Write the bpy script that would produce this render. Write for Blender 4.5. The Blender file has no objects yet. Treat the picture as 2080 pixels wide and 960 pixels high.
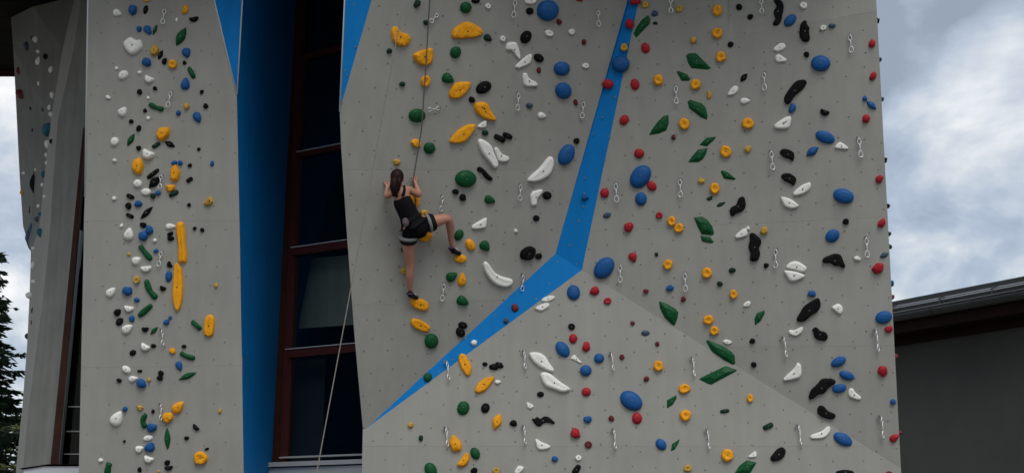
import bpy, bmesh, math, random
from mathutils import Vector, Matrix, Quaternion
from mathutils.geometry import tessellate_polygon
R = math.radians
scn = bpy.context.scene
col = scn.collection

# ------------------------------------------------------------------ camera
F_PX, PITCH = 3000.0, math.atan(0.2)
CAM = Vector((0.0, -18.0, 1.6))
cd = bpy.data.cameras.new('camera')
cam = bpy.data.objects.new('camera', cd); col.objects.link(cam)
cam.location = CAM
cam.rotation_euler = (R(90) + PITCH, 0, 0)
cd.sensor_width = 36.0
cd.lens = F_PX / 2080 * 36
cd.clip_start, cd.clip_end = 0.1, 3000
scn.camera = cam

# ------------------------------------------------------------------ sky, sun, exposure
SUN_EL, SUN_AZ = R(50), R(168)          # azimuth clockwise from +Y: behind the camera, a little to its right
w = bpy.data.worlds.new('World'); scn.world = w; w.use_nodes = True
nt = w.node_tree; nt.nodes.clear()
def N(t, **k):
    n = nt.nodes.new(t)
    for a, b in k.items(): setattr(n, a, b)
    return n
def LK(a, b): nt.links.new(a, b)
def MATH(op, a, b=None):
    n = N('ShaderNodeMath', operation=op)
    for i, x in enumerate((a, b)):
        if x is None: continue
        if isinstance(x, (int, float)): n.inputs[i].default_value = x
        else: LK(x, n.inputs[i])
    return n.outputs[0]
out = N('ShaderNodeOutputWorld')
sky = N('ShaderNodeTexSky', sky_type='NISHITA', sun_disc=False, sun_elevation=SUN_EL, sun_rotation=SUN_AZ)
bg = N('ShaderNodeBackground'); bg.inputs['Strength'].default_value = 0.09
LK(sky.outputs[0], bg.inputs['Color'])
tc = N('ShaderNodeTexCoord')
sp = N('ShaderNodeSeparateXYZ'); LK(tc.outputs['Generated'], sp.inputs[0])
zz = MATH('ADD', MATH('ABSOLUTE', sp.outputs[2]), 0.62)
cx = N('ShaderNodeCombineXYZ')
LK(MATH('DIVIDE', sp.outputs[0], zz), cx.inputs[0]); LK(MATH('DIVIDE', sp.outputs[1], zz), cx.inputs[1])
def noise(scale, detail, rough, off):
    mp = N('ShaderNodeMapping'); mp.inputs['Location'].default_value = off
    LK(cx.outputs[0], mp.inputs[0])
    n = N('ShaderNodeTexNoise'); n.inputs['Scale'].default_value = scale
    n.inputs['Detail'].default_value = detail; n.inputs['Roughness'].default_value = rough
    n.inputs['Distortion'].default_value = 0.25
    LK(mp.outputs[0], n.inputs['Vector']); return n.outputs['Fac']
nA = noise(4.6, 7, 0.50, (3.1, 0.4, 0)); nB = noise(10.0, 7, 0.55, (0.2, 5.3, 0)); nC = noise(2.0, 3, 0.5, (7.7, 1.3, 0))
mixn = MATH('ADD', MATH('MULTIPLY', nA, 0.52), MATH('MULTIPLY', nB, 0.48))
rmp = N('ShaderNodeValToRGB'); LK(mixn, rmp.inputs[0])
e = rmp.color_ramp.elements
e[0].position, e[0].color = 0.385, (0.31, 0.375, 0.465, 1)
e[1].position, e[1].color = 0.595, (1.0, 1.0, 1.0, 1)
x = e.new(0.465); x.color = (0.46, 0.54, 0.655, 1)
x = e.new(0.525); x.color = (0.68, 0.73, 0.79, 1)
bgc = N('ShaderNodeBackground'); bgc.inputs['Strength'].default_value = 1.04
LK(rmp.outputs[0], bgc.inputs['Color'])
gap = N('ShaderNodeValToRGB'); LK(nC, gap.inputs[0])
gap.color_ramp.elements[0].position, gap.color_ramp.elements[0].color = 0.38, (0.80, 0.80, 0.80, 1)
gap.color_ramp.elements[1].position, gap.color_ramp.elements[1].color = 0.58, (0.96, 0.96, 0.96, 1)
mx = N('ShaderNodeMixShader'); LK(gap.outputs[0], mx.inputs[0]); LK(bg.outputs[0], mx.inputs[1]); LK(bgc.outputs[0], mx.inputs[2])
LK(mx.outputs[0], out.inputs['Surface'])

sl = bpy.data.lights.new('sun', 'SUN'); sl.energy = 1.7; sl.angle = R(35); sl.color = (1.0, 0.965, 0.91)
so = bpy.data.objects.new('sun', sl); col.objects.link(so)
sd = Vector((math.sin(SUN_AZ) * math.cos(SUN_EL), math.cos(SUN_AZ) * math.cos(SUN_EL), math.sin(SUN_EL)))
so.rotation_euler = (-sd).to_track_quat('-Z', 'Y').to_euler(); so.location = sd * 60

scn.view_settings.view_transform = 'Standard'; scn.view_settings.look = 'None'
scn.view_settings.exposure = 0.0; scn.view_settings.gamma = 1.0
scn.cycles.max_bounces = 8
scn.render.film_transparent = False

# ------------------------------------------------------------------ helpers
cy_, sy_ = math.cos(PITCH), math.sin(PITCH)
RIGHT, UP, FWD = Vector((1, 0, 0)), Vector((0, -sy_, cy_)), Vector((0, cy_, sy_))
def ray(u, v): return RIGHT * ((u - 1040) / F_PX) + UP * ((480 - v) / F_PX) + FWD
def P(u, v, Y):
    d = ray(u, v); return CAM + d * ((Y - CAM.y) / d.y)
class Plane:
    """a flat facet of the building, through three surveyed points"""
    def __init__(s, a, b, c):
        a, b, c = [p if isinstance(p, Vector) else P(*p) for p in (a, b, c)]
        s.o = a; n = (b - a).cross(c - a).normalized()
        if n.y > 0: n = -n
        s.n = n; s.r = Vector((-n.y, n.x, 0)).normalized(); s.u = n.cross(s.r).normalized()
    def at(s, u, v, off=0.0):
        d = ray(u, v); t = (s.o + s.n * off - CAM).dot(s.n) / d.dot(s.n); return CAM + d * t
    def loc(s, p, o): q = p - o; return Vector((q.dot(s.r), q.dot(s.u)))
    def mat(s, o): return Matrix((( s.r.x, s.u.x, s.n.x, o.x), (s.r.y, s.u.y, s.n.y, o.y), (s.r.z, s.u.z, s.n.z, o.z), (0, 0, 0, 1)))

def tag(o, label=None, cat=None, group=None, kind=None):
    for k, v in (('label', label), ('category', cat), ('group', group), ('kind', kind)):
        if v: o[k] = v
    return o
def empty(name, loc=(0, 0, 0)):
    o = bpy.data.objects.new(name, None); o.location = loc; o.empty_display_size = 0.1; col.objects.link(o); return o
def obj(name, data, mat=None, parent=None):
    """link a mesh; world-space data, kept in place under its parent"""
    if isinstance(data, bmesh.types.BMesh):
        me = bpy.data.meshes.new(name); data.to_mesh(me); data.free()
    else: me = data
    if mat is not None and not me.materials: me.materials.append(mat)
    o = bpy.data.objects.new(name, me); col.objects.link(o)
    if parent is not None: o.parent = parent; o.matrix_parent_inverse = Matrix.Translation(-Vector(parent.location))
    return o
def smooth(bm): 
    for f in bm.faces: f.smooth = True
    return bm
def poly_face(bm, pts):
    vs = [bm.verts.new(p) for p in pts]
    f = bm.faces.new(vs); return vs
def slab(pts, depth, bm=None):
    """polygon (3-D points, in order) given thickness along depth vector"""
    bm = bm or bmesh.new()
    a = [bm.verts.new(p) for p in pts]; b = [bm.verts.new(p + depth) for p in pts]
    n = len(pts)
    for tri in tessellate_polygon([pts]):
        bm.faces.new([a[i] for i in tri]); bm.faces.new([b[i] for i in reversed(tri)])
    for i in range(n):
        j = (i + 1) % n; bm.faces.new((a[i], b[i], b[j], a[j]))
    bmesh.ops.recalc_face_normals(bm, faces=bm.faces); return bm
def box(c, sx, sy, sz, M=None, bm=None):
    bm = bm or bmesh.new(); vs = []
    for x in (-1, 1):
        for y in (-1, 1):
            for z in (-1, 1):
                p = Vector((x * sx / 2, y * sy / 2, z * sz / 2)) + Vector(c)
                vs.append(bm.verts.new(M @ p if M else p))
    for f in ((0, 1, 3, 2), (4, 6, 7, 5), (0, 4, 5, 1), (2, 3, 7, 6), (0, 2, 6, 4), (1, 5, 7, 3)):
        bm.faces.new([vs[i] for i in f])
    bmesh.ops.recalc_face_normals(bm, faces=bm.faces); return bm
def tube(path, r, seg=8, closed=False, bm=None):
    bm = bm or bmesh.new(); rings = []; n = len(path); path = [Vector(p) for p in path]
    rad = r if isinstance(r, (list, tuple)) else [r] * n
    for i, p in enumerate(path):
        a = path[(i - 1) % n] if closed or i else p; b = path[(i + 1) % n] if closed or i < n - 1 else p
        t = (b - a).normalized()
        x = t.orthogonal().normalized() if not rings else (prev - t * prev.dot(t)).normalized()
        prev = x; y = t.cross(x)
        rings.append([bm.verts.new(p + (x * math.cos(k * 2 * math.pi / seg) + y * math.sin(k * 2 * math.pi / seg)) * rad[i]) for k in range(seg)])
    for i in range(n if closed else n - 1):
        A, B = rings[i], rings[(i + 1) % n]
        for k in range(seg):
            f = bm.faces.new((A[k], A[(k + 1) % seg], B[(k + 1) % seg], B[k])); f.smooth = True
    if not closed:
        bm.faces.new(rings[0][::-1]); bm.faces.new(rings[-1])
    bmesh.ops.recalc_face_normals(bm, faces=bm.faces)
    return bm

# ------------------------------------------------------------------ materials
def mat(name, c, rough=0.6, metal=0.0, spec=0.5, var=0.0, vscale=3.0, bump=0.0, bscale=60.0, streak=0.0, coat=0.0):
    m = bpy.data.materials.new(name); m.use_nodes = True
    t = m.node_tree; b = t.nodes['Principled BSDF']
    b.inputs['Base Color'].default_value = (*c, 1); b.inputs['Roughness'].default_value = rough
    b.inputs['Metallic'].default_value = metal; b.inputs['Specular IOR Level'].default_value = spec
    if coat: b.inputs['Coat Weight'].default_value = coat
    co = t.nodes.new('ShaderNodeTexCoord'); geo = t.nodes.new('ShaderNodeNewGeometry')
    if var or streak:
        no = t.nodes.new('ShaderNodeTexNoise'); no.inputs['Scale'].default_value = vscale; no.inputs['Detail'].default_value = 7
        no.inputs['Roughness'].default_value = 0.62
        t.links.new(geo.outputs['Position'], no.inputs['Vector'])
        rp = t.nodes.new('ShaderNodeValToRGB'); t.links.new(no.outputs['Fac'], rp.inputs[0])
        rp.color_ramp.elements[0].position = 0.3; rp.color_ramp.elements[1].position = 0.7
        rp.color_ramp.elements[0].color = (*[max(0, x * (1 - var)) for x in c], 1)
        rp.color_ramp.elements[1].color = (*[min(1, x * (1 + var)) for x in c], 1)
        last = rp.outputs[0]
        if streak:
            mp = t.nodes.new('ShaderNodeMapping'); mp.inputs['Scale'].default_value = (9, 9, 0.35)
            t.links.new(geo.outputs['Position'], mp.inputs[0])
            n2 = t.nodes.new('ShaderNodeTexNoise'); n2.inputs['Scale'].default_value = 1.0; n2.inputs['Detail'].default_value = 5
            t.links.new(mp.outputs[0], n2.inputs['Vector'])
            r2 = t.nodes.new('ShaderNodeValToRGB'); t.links.new(n2.outputs['Fac'], r2.inputs[0])
            r2.color_ramp.elements[0].position = 0.35; r2.color_ramp.elements[1].position = 0.7
            r2.color_ramp.elements[0].color = (1 - streak, 1 - streak, 1 - streak, 1)
            r2.color_ramp.elements[1].color = (1 + streak * .5, 1 + streak * .5, 1 + streak * .5, 1)
            mm = t.nodes.new('ShaderNodeMix'); mm.data_type = 'RGBA'; mm.blend_type = 'MULTIPLY'; mm.inputs[0].default_value = 1.0
            t.links.new(last, mm.inputs[6]); t.links.new(r2.outputs[0], mm.inputs[7]); last = mm.outputs[2]
        t.links.new(last, b.inputs['Base Color'])
    if bump:
        nb = t.nodes.new('ShaderNodeTexNoise'); nb.inputs['Scale'].default_value = bscale; nb.inputs['Detail'].default_value = 4
        t.links.new(geo.outputs['Position'], nb.inputs['Vector'])
        bp = t.nodes.new('ShaderNodeBump'); bp.inputs['Strength'].default_value = bump; bp.inputs['Distance'].default_value = 0.01
        t.links.new(nb.outputs['Fac'], bp.inputs['Height']); t.links.new(bp.outputs[0], b.inputs['Normal'])
    return m
M = dict(
    wall=mat('grey_wall_paint', (0.305, 0.300, 0.272), 0.85, spec=0.25, var=0.07, vscale=1.3, bump=0.4, bscale=140, streak=0.045),
    wall_c=mat('grey_wall_paint_faded', (0.314, 0.309, 0.280), 0.85, spec=0.25, var=0.07, vscale=1.3, bump=0.4, bscale=140, streak=0.045),
    wall_shade=mat('grey_wall_shade_tone', (0.19, 0.191, 0.175), 0.85, spec=0.2, var=0.12, vscale=1.5, bump=0.4, bscale=140, streak=0.1),  # side wall's upper panel: overhang shade painted into the base colour
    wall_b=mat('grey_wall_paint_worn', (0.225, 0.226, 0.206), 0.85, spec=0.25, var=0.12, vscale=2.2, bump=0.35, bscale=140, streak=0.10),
    blue_paint=mat('blue_wall_paint', (0.003, 0.175, 0.50), 0.65, spec=0.12, var=0.08, vscale=1.2, bump=0.3, bscale=140, streak=0.05),
    blue_reveal=mat('deep_blue_panel', (0.003, 0.175, 0.50), 0.65, spec=0.12, var=0.10, vscale=1.0, bump=0.2, bscale=120, streak=0.06),
    edge=mat('pale_edge_trim', (0.55, 0.58, 0.60), 0.5),
    hole=mat('dark_bolt_hole', (0.15, 0.15, 0.145), 0.8),
    hole_p=mat('painted_bolt_hole', (0.19, 0.19, 0.18), 0.8),
    y=mat('hold_orange', (0.82, 0.345, 0.007), 0.55, spec=0.25, var=0.10, vscale=14, bump=0.5, bscale=70),
    o=mat('hold_tan', (0.55, 0.32, 0.045), 0.6, spec=0.25, var=0.15, vscale=14, bump=0.5, bscale=70),
    w=mat('hold_white', (0.80, 0.79, 0.74), 0.55, spec=0.25, var=0.05, vscale=10, bump=0.35, bscale=70),
    b=mat('hold_blue', (0.006, 0.082, 0.27), 0.5, spec=0.25, var=0.12, vscale=12, bump=0.4, bscale=80),
    g=mat('hold_green', (0.002, 0.070, 0.020), 0.45, spec=0.2, var=0.12, vscale=12, bump=0.3, bscale=70),
    d=mat('hold_dark_green', (0.006, 0.030, 0.018), 0.5, spec=0.18, var=0.15, vscale=12, bump=0.4, bscale=70),
    k=mat('hold_black', (0.006, 0.006, 0.0065), 0.65, spec=0.10, var=0.2, vscale=12, bump=0.5, bscale=70),
    r=mat('hold_red', (0.36, 0.010, 0.020), 0.5, spec=0.25, var=0.12, vscale=12, bump=0.4, bscale=70),
    m=mat('hold_dark_red', (0.13, 0.014, 0.018), 0.55, spec=0.25, var=0.15, vscale=12, bump=0.4, bscale=70),
    s=mat('hold_slate', (0.045, 0.075, 0.12), 0.5, spec=0.25, var=0.15, vscale=12, bump=0.4, bscale=70),
    t=mat('hold_teal', (0.020, 0.12, 0.17), 0.5, spec=0.25, var=0.15, vscale=12, bump=0.4, bscale=70),
    bolt=mat('dark_bolt_steel', (0.03, 0.03, 0.032), 0.5, metal=0.3),
    bolt_l=mat('grey_bolt_steel', (0.16, 0.165, 0.165), 0.5, metal=0.5),
    steel=mat('bright_steel', (0.80, 0.80, 0.79), 0.32, metal=0.6),
    sling=mat('sling_webbing', (0.66, 0.66, 0.65), 0.7),
    hanger=mat('zinc_hanger', (0.30, 0.30, 0.30), 0.45, metal=0.6),
    brown=mat('brown_timber', (0.050, 0.019, 0.012), 0.6, spec=0.15, var=0.25, vscale=6, bump=0.3, bscale=40, streak=0.15),
    maroon=mat('maroon_frame_paint', (0.075, 0.019, 0.020), 0.5, spec=0.25, var=0.12, vscale=5, bump=0.15),
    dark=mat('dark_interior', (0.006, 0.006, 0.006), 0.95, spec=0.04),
    beam=mat('dark_red_brown_boards', (0.024, 0.010, 0.007), 0.7, spec=0.1, var=0.25, vscale=6, streak=0.15),
    curtain=mat('dark_blue_curtain', (0.030, 0.032, 0.032), 0.9, var=0.2, vscale=3),
    blind=mat('grey_green_blind', (0.33, 0.37, 0.34), 0.8, var=0.12, vscale=5, streak=0.1),
    sill=mat('sill_metal', (0.46, 0.46, 0.45), 0.45, metal=0.1, var=0.06),
    white_metal=mat('pale_sheet_metal', (0.62, 0.63, 0.66), 0.4, metal=0.2),
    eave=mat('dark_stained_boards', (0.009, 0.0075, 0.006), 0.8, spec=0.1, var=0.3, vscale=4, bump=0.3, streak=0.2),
    roof=mat('roof_sheet', (0.016, 0.019, 0.019), 0.85, spec=0.04, var=0.15, vscale=4),
    gutter=mat('zinc_gutter', (0.085, 0.088, 0.090), 0.4, metal=0.4, var=0.12, vscale=5),
    pipe=mat('pale_guard_pipe', (0.34, 0.35, 0.36), 0.4, metal=0.5),
    render=mat('grey_render', (0.108, 0.107, 0.102), 0.9, spec=0.15, var=0.10, vscale=0.6, bump=0.4, bscale=90),
    soil=mat('ground_gravel', (0.14, 0.13, 0.11), 0.95, var=0.3, vscale=2, bump=0.6, bscale=20),
    bark=mat('bark', (0.05, 0.035, 0.025), 0.9, bump=0.6, bscale=25),
    needle=mat('spruce_needles', (0.028, 0.056, 0.030), 0.7, spec=0.2, var=0.35, vscale=1.5),
    leaf=mat('pale_leaves', (0.085, 0.105, 0.030), 0.7, spec=0.2, var=0.3, vscale=2),
    skin=mat('skin', (0.40, 0.185, 0.125), 0.5, var=0.06, vscale=9),
    hair=mat('dark_brown_hair', (0.016, 0.005, 0.005), 0.55, spec=0.15, var=0.35, vscale=40, bump=0.5, bscale=60),
    tank=mat('black_tank_top', (0.008, 0.008, 0.010), 0.9, spec=0.1, bump=0.3, bscale=50),
    shorts=mat('black_shorts', (0.005, 0.005, 0.006), 0.9, spec=0.08, bump=0.3, bscale=40),
    harness=mat('harness_black', (0.010, 0.009, 0.010), 0.8, spec=0.1),
    webbing=mat('grey_webbing', (0.17, 0.175, 0.175), 0.8),
    patch=mat('mauve_patch', (0.075, 0.055, 0.068), 0.8, var=0.3, vscale=30),
    shoe=mat('shoe_black', (0.010, 0.009, 0.012), 0.6, spec=0.15), shoe2=mat('shoe_purple_band', (0.07, 0.035, 0.075), 0.6),
    shoe3=mat('shoe_grey', (0.32, 0.31, 0.33), 0.6),
    nail=mat('red_nail', (0.25, 0.02, 0.03), 0.3),
    rope=mat('tan_rope', (0.205, 0.188, 0.165), 0.9, bump=0.5, bscale=200, var=0.15, vscale=40),
    rope_shaded=mat('rope_shade_tone', (0.10, 0.09, 0.088), 0.9, bump=0.5, bscale=200, var=0.15, vscale=40),  # same rope as the tan one; shade near the overhang put into its colour
)
def glass_mat():
    m = bpy.data.materials.new('window_glass'); m.use_nodes = True; t = m.node_tree; t.nodes.clear()
    o = t.nodes.new('ShaderNodeOutputMaterial'); mx = t.nodes.new('ShaderNodeMixShader'); fr = t.nodes.new('ShaderNodeFresnel'); fr.inputs[0].default_value = 1.45
    tr = t.nodes.new('ShaderNodeBsdfTransparent'); tr.inputs[0].default_value = (0.72, 0.76, 0.75, 1)
    gl = t.nodes.new('ShaderNodeBsdfGlossy'); gl.inputs['Roughness'].default_value = 0.03; gl.inputs['Color'].default_value = (0.24, 0.23, 0.20, 1)
    t.links.new(fr.outputs[0], mx.inputs[0]); t.links.new(tr.outputs[0], mx.inputs[1]); t.links.new(gl.outputs[0], mx.inputs[2]); t.links.new(mx.outputs[0], o.inputs[0])
    return m
M['glass'] = glass_mat()

# ------------------------------------------------------------------ ground
gm = bmesh.new(); bmesh.ops.create_grid(gm, x_segments=8, y_segments=8, size=1200)
tag(obj('ground', gm, M['soil']), kind='structure')

# ------------------------------------------------------------------ broad climbing wall: flat facets folded against each other
TOPV = -240
pC = Plane((745, 868, 0.0), (1830, 950, 0.0), (1182, 548, 0.0))
pB = Plane((1182, 548, 0.0), (1830, 950, 0.0), (1778, 0, -1.0))
pA = Plane((745, 868, 0.0), (1128, 515, 0.03), (1275, 0, -0.70))
def lerp_u(v, a, b): return a[0] + (b[0] - a[0]) * (v - a[1]) / (b[1] - a[1])
uA = lerp_u(TOPV, (1128, 515), (1275, 0)); uB = lerp_u(TOPV, (1182, 548), (1298, 0)); uE = lerp_u(TOPV, (1830, 950), (1778, 0)); uT = lerp_u(TOPV, (690, 225), (755, 0))
Yd = pB.at(1478, 75).y
pD = Plane(pB.at(1478, 75), pB.at(1781, 20), P(1478, TOPV, pB.at(1478, TOPV).y + 0.17))
wall = empty('climbing_wall', (1.2, 0, 0))
tag(wall, 'broad grey artificial climbing wall with a bent blue stripe across its folded panels', 'climbing wall')
BACK = Vector((0, 0.25, 0))
def facet(pts, m, name='panel', par=wall, back=BACK): return obj(name, slab(pts, back), m, par)
def split(pl, poly, cuts, gap=0.55):
    """cut a facet polygon (pixels) along level joints; each strip is a panel with an open joint between"""
    def clip(pg, a, b, c, sgn):
        outp = []
        f = lambda p: sgn * (a * p[0] + b * p[1] - c)
        for i in range(len(pg)):
            p, q = pg[i], pg[(i + 1) % len(pg)]
            fp, fq = f(p), f(q)
            if fp >= 0: outp.append(p)
            if fp * fq < 0:
                t = fp / (fp - fq); outp.append((p[0] + (q[0] - p[0]) * t, p[1] + (q[1] - p[1]) * t))
        return outp
    parts, rest = [], poly
    for (u1, v1, u2, v2) in cuts:
        a, b = (v1 - v2), (u2 - u1); c = a * u1 + b * v1
        up = clip(rest, a, b, c - gap * abs(b), -1) if False else clip(rest, a, b, c - 0.10 * math.hypot(a, b), -1)
        rest = clip(rest, a, b, c + 0.10 * math.hypot(a, b), 1)
        if len(up) > 2: parts.append(up)
    parts.append(rest)
    return [[pl.at(*p) for p in q] for q in parts if len(q) > 2]
A_poly = [(uT, TOPV), (755, 0), (690, 225), (693, 300), (705, 480), (720, 680), (737, 868), (745, 868), (1128, 515), (1275, 0), (uA, TOPV)]
B_poly = [(uB, TOPV), (1298, 0), (1182, 548), (1830, 950), (1781, 22), (1478, 77), (1478, TOPV)]
C_poly = [(737, 869), (745, 868), (1182, 548), (1830, 950), (1852, 1342), (733, 1342), (735, 960)]
for i, q in enumerate(split(pA, A_poly, [(690, 345, 1300, 345), (690, 620, 1300, 600)])): facet(q, M['wall_c' if i == 1 else 'wall'])
for i, q in enumerate(split(pB, B_poly, [(1200, 470, 1820, 440), (1180, 708, 1860, 700)])): facet(q, M['wall_c' if i == 1 else 'wall'])
for i, q in enumerate(split(pC, C_poly, [(700, 905, 1900, 905)])): facet(q, M['wall_c' if i == 0 else 'wall'])
facet([pD.at(1477.5, TOPV), pD.at(1477.8, 77.2), pD.at(1781, 22.2), pD.at(uE - 1, TOPV)], M['wall'])
# blue stripe: two folded strips between the facets
facet([pA.at(uA, TOPV), pA.at(1128, 515), pB.at(1182, 548), pB.at(uB, TOPV)], M['blue_paint'], 'stripe_panel')
facet([pA.at(745, 868), pC.at(1182, 548), pA.at(1128, 515)], M['blue_paint'], 'stripe_panel')
# blue corner piece beside the window, folded back
pT = [pA.at(690, 225), pA.at(755, 0), pA.at(uT, TOPV), P(704, TOPV, pA.at(704, TOPV).y + .16), P(700, 0, pA.at(700, 0).y + .12)]
facet(pT, M['blue_paint'], 'corner_panel')
obj('edge_trim', tube([pA.at(690, 227, .004), P(700, 0, pA.at(700, 0).y + .115), P(704, TOPV, pA.at(704, TOPV).y + .155)], 0.010, 6), M['edge'], wall)
# the body behind the panels (sides of the wall)
sil = [pA.at(uT, TOPV), P(704, TOPV, .0), pA.at(690, 225), pA.at(705, 480), pA.at(737, 868), pC.at(733, 1342), pC.at(1852, 1342), pB.at(1830, 950), pB.at(1778, 0), pB.at(uE, TOPV)]
bm = bmesh.new(); fr = [bm.verts.new(p + Vector((0.02 if p.x < 2 else -.02, .12, 0))) for p in sil]; bk = [bm.verts.new(Vector((p.x + (.35 if p.x < 2 else 0), 3.2, p.z))) for p in sil]
for i in range(len(sil)):
    j = (i + 1) % len(sil); bm.faces.new((fr[i], fr[j], bk[j], bk[i]))
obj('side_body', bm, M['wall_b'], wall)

# ------------------------------------------------------------------ narrow climbing pillar
pP = Plane((160, 960, 0.0), (495, 960, 0.0), (178, 0, -0.9))
pil = empty('climbing_pillar', P(330, 1340, 0)); tag(pil, 'narrow grey climbing pillar beside the tall window, with a deep blue inner face', 'climbing pillar')
tl = lerp_u(TOPV, (435, 0), (480, 190)); tr_ = lerp_u(TOPV, (492, 0), (481, 190))
P_poly = [(182, TOPV), (178, 0), (172, 400), (160, 960), (152, 1340), (500, 1340), (495, 960), (487, 480), (481, 190), (435, 0), (tl, TOPV)]
for q in split(pP, P_poly, [(150, 449, 500, 449), (150, 746, 500, 741)]): facet(q, M['wall'], 'panel', pil)
facet([pP.at(481, 190), pP.at(435, 0), pP.at(tl, TOPV), pP.at(tr_, TOPV, -.10), pP.at(492, 0, -.07)], M['blue_paint'], 'corner_panel', pil)
obj('edge_trim', tube([pP.at(481, 192, .003), pP.at(435, 0, .003), pP.at(tl, TOPV, .003)], .009, 6), M['edge'], pil)
obj('edge_trim', tube([pP.at(481.5, 192, .003), pP.at(492.5, 0, -.066), pP.at(tr_ + .5, TOPV, -.096)], .009, 6), M['edge'], pil)
obj('edge_trim', tube([pP.at(182.5, TOPV, -.002), pP.at(178.5, 0, -.002), pP.at(172.5, 400, -.002)], .011, 6), M['edge'], pil)
# window plane: recedes toward the pillar
pW = Plane((607, 320, 1.9), P(607, 700, 1.9), P(700, 320, 1.42))
_a = P(607, 320, 1.9); _b = P(700, 320, 1.42); pW = Plane(_a, Vector((_a.x, _a.y, 0)), Vector((_b.x, _b.y, _a.z)))
def post_u(v): return lerp_u(v, (604, 0), (555, 937))
vv = [TOPV, 0, 190, 480, 720, 960, 1340]; fu = [tr_, 492, 481.5, 487.5, 491, 495.5, 500.5]
bm = bmesh.new(); prev = None
for v, u in zip(vv, fu):
    a = bm.verts.new(pP.at(u, v, -.10 if v <= 0 else -.004)); mid_b = pW.at(post_u(v), v, .02); b = bm.verts.new(mid_b)
    if prev: bm.faces.new((prev[0], prev[1], b, a))
    prev = (a, b)
obj('inner_face', bm, M['blue_reveal'], pil)
silp = [(182, TOPV), (178, 0), (172, 400), (160, 960), (152, 1340)]
bm = bmesh.new(); prev = None
for u, v in silp:
    q = pP.at(u, v); a = bm.verts.new(q + Vector((.01, .1, 0))); b = bm.verts.new((q.x + .2, 3.0, q.z))
    if prev: bm.faces.new((prev[0], a, b, prev[1]))
    prev = (a, b)
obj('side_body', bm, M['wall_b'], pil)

# ------------------------------------------------------------------ tall window between pillar and wall
win = empty('tall_window', pW.at(650, 1340)); tag(win, 'tall dark window with maroon frame set deep between the two climbing faces', 'window')
def wq(pts, d0, d1, m, name, par=win):
    return obj(name, slab([pW.at(u, v, d0) for u, v in pts], pW.n * (d1 - d0)), m, par)
RU = 780
wq([(post_u(TOPV), TOPV), (post_u(960), 960), (post_u(960) + 24, 960), (post_u(0) + 11, 0), (post_u(TOPV) + 9, TOPV)], -.05, .10, M['brown'], 'post')
wq([(post_u(0) + 12, 0), (post_u(940) + 25, 940), (post_u(940) + 34, 940), (post_u(0) + 19, 0)], -.06, .05, M['maroon'], 'frame')
tv = [(116, 9), (312, 9), (508, 15), (715, 16)]
def tl_v(v, u):      # level lines on the receding window
    a = pW.at(640, v); q = pW.at(u, v); 
    for _ in range(6):
        q = pW.at(u, v); z = a.z - q.z; v -= z * 160
    return v
for vc, th in tv:
    u0 = post_u(vc) + 24
    wq([(u0, tl_v(vc, u0) - th / 2), (RU, tl_v(vc, RU) - th / 2), (RU, tl_v(vc, RU) + th / 2), (u0, tl_v(vc, u0) + th / 2)], -.05, .045, M['maroon'], 'transom')
    wq([(u0, tl_v(vc, u0) - th / 2 - 2.0), (RU, tl_v(vc, RU) - th / 2 - 2.0), (RU, tl_v(vc, RU) - th / 2 - .4), (u0, tl_v(vc, u0) - th / 2 - .4)], -.05, .06, M['edge'] if vc > 300 else M['maroon'], 'weather_bar')
edges = [TOPV] + [v for v, _ in tv] + [932]
for i in range(5):
    a, b = edges[i], edges[i + 1]
    ha = tv[i - 1][1] / 2 if i else 0; hb = tv[i][1] / 2 if i < 4 else 0
    u0, u1 = post_u(a + ha) + 20, post_u(b - hb) + 26
    obj('pane', (lambda bm: (poly_face(bm, [pW.at(u0, tl_v(a, u0), -.02), pW.at(RU, tl_v(a, RU), -.02), pW.at(RU, tl_v(b, RU), -.02), pW.at(u1, tl_v(b, u1), -.02)]), bm)[1])(bmesh.new()), M['glass'], win)
wq([(post_u(925) + 24, tl_v(927, 580) - 2), (RU, tl_v(927, RU) - 2), (RU, tl_v(927, RU) + 1.5), (post_u(925) + 24, tl_v(927, 580) + 1.5)], -.05, .07, M['sill'], 'weather_bar')
wq([(540, tl_v(938, 540)), (RU, tl_v(938, RU)), (RU, tl_v(938, RU) + 9), (536, tl_v(938, 536) + 9)], -.05, .30, M['sill'], 'sill')
wq([(532, tl_v(949.5, 532)), (RU, tl_v(949.5, RU)), (RU, 1345), (500, 1345)], -.05, .26, M['sill'], 'apron')
wq([(590, 530), (RU, 510), (RU, 655), (590, 668)], -.22, -.20, M['blind'], 'blind')
wq([(560, 735), (662, 728), (655, 940), (545, 940)], -.26, -.24, M['curtain'], 'curtain')
wq([(590, 340), (640, 335), (640, 500), (590, 505)], -.26, -.24, M['curtain'], 'curtain')
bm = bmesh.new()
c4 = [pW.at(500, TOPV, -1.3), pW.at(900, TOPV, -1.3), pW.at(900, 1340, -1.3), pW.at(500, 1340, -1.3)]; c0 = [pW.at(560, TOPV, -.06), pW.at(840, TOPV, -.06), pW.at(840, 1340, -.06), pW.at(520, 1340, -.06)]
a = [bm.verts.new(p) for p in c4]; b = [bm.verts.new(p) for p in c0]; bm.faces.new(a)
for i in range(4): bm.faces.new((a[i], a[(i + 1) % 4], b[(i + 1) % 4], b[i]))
obj('dark_room', bm, M['dark'], win)

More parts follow.
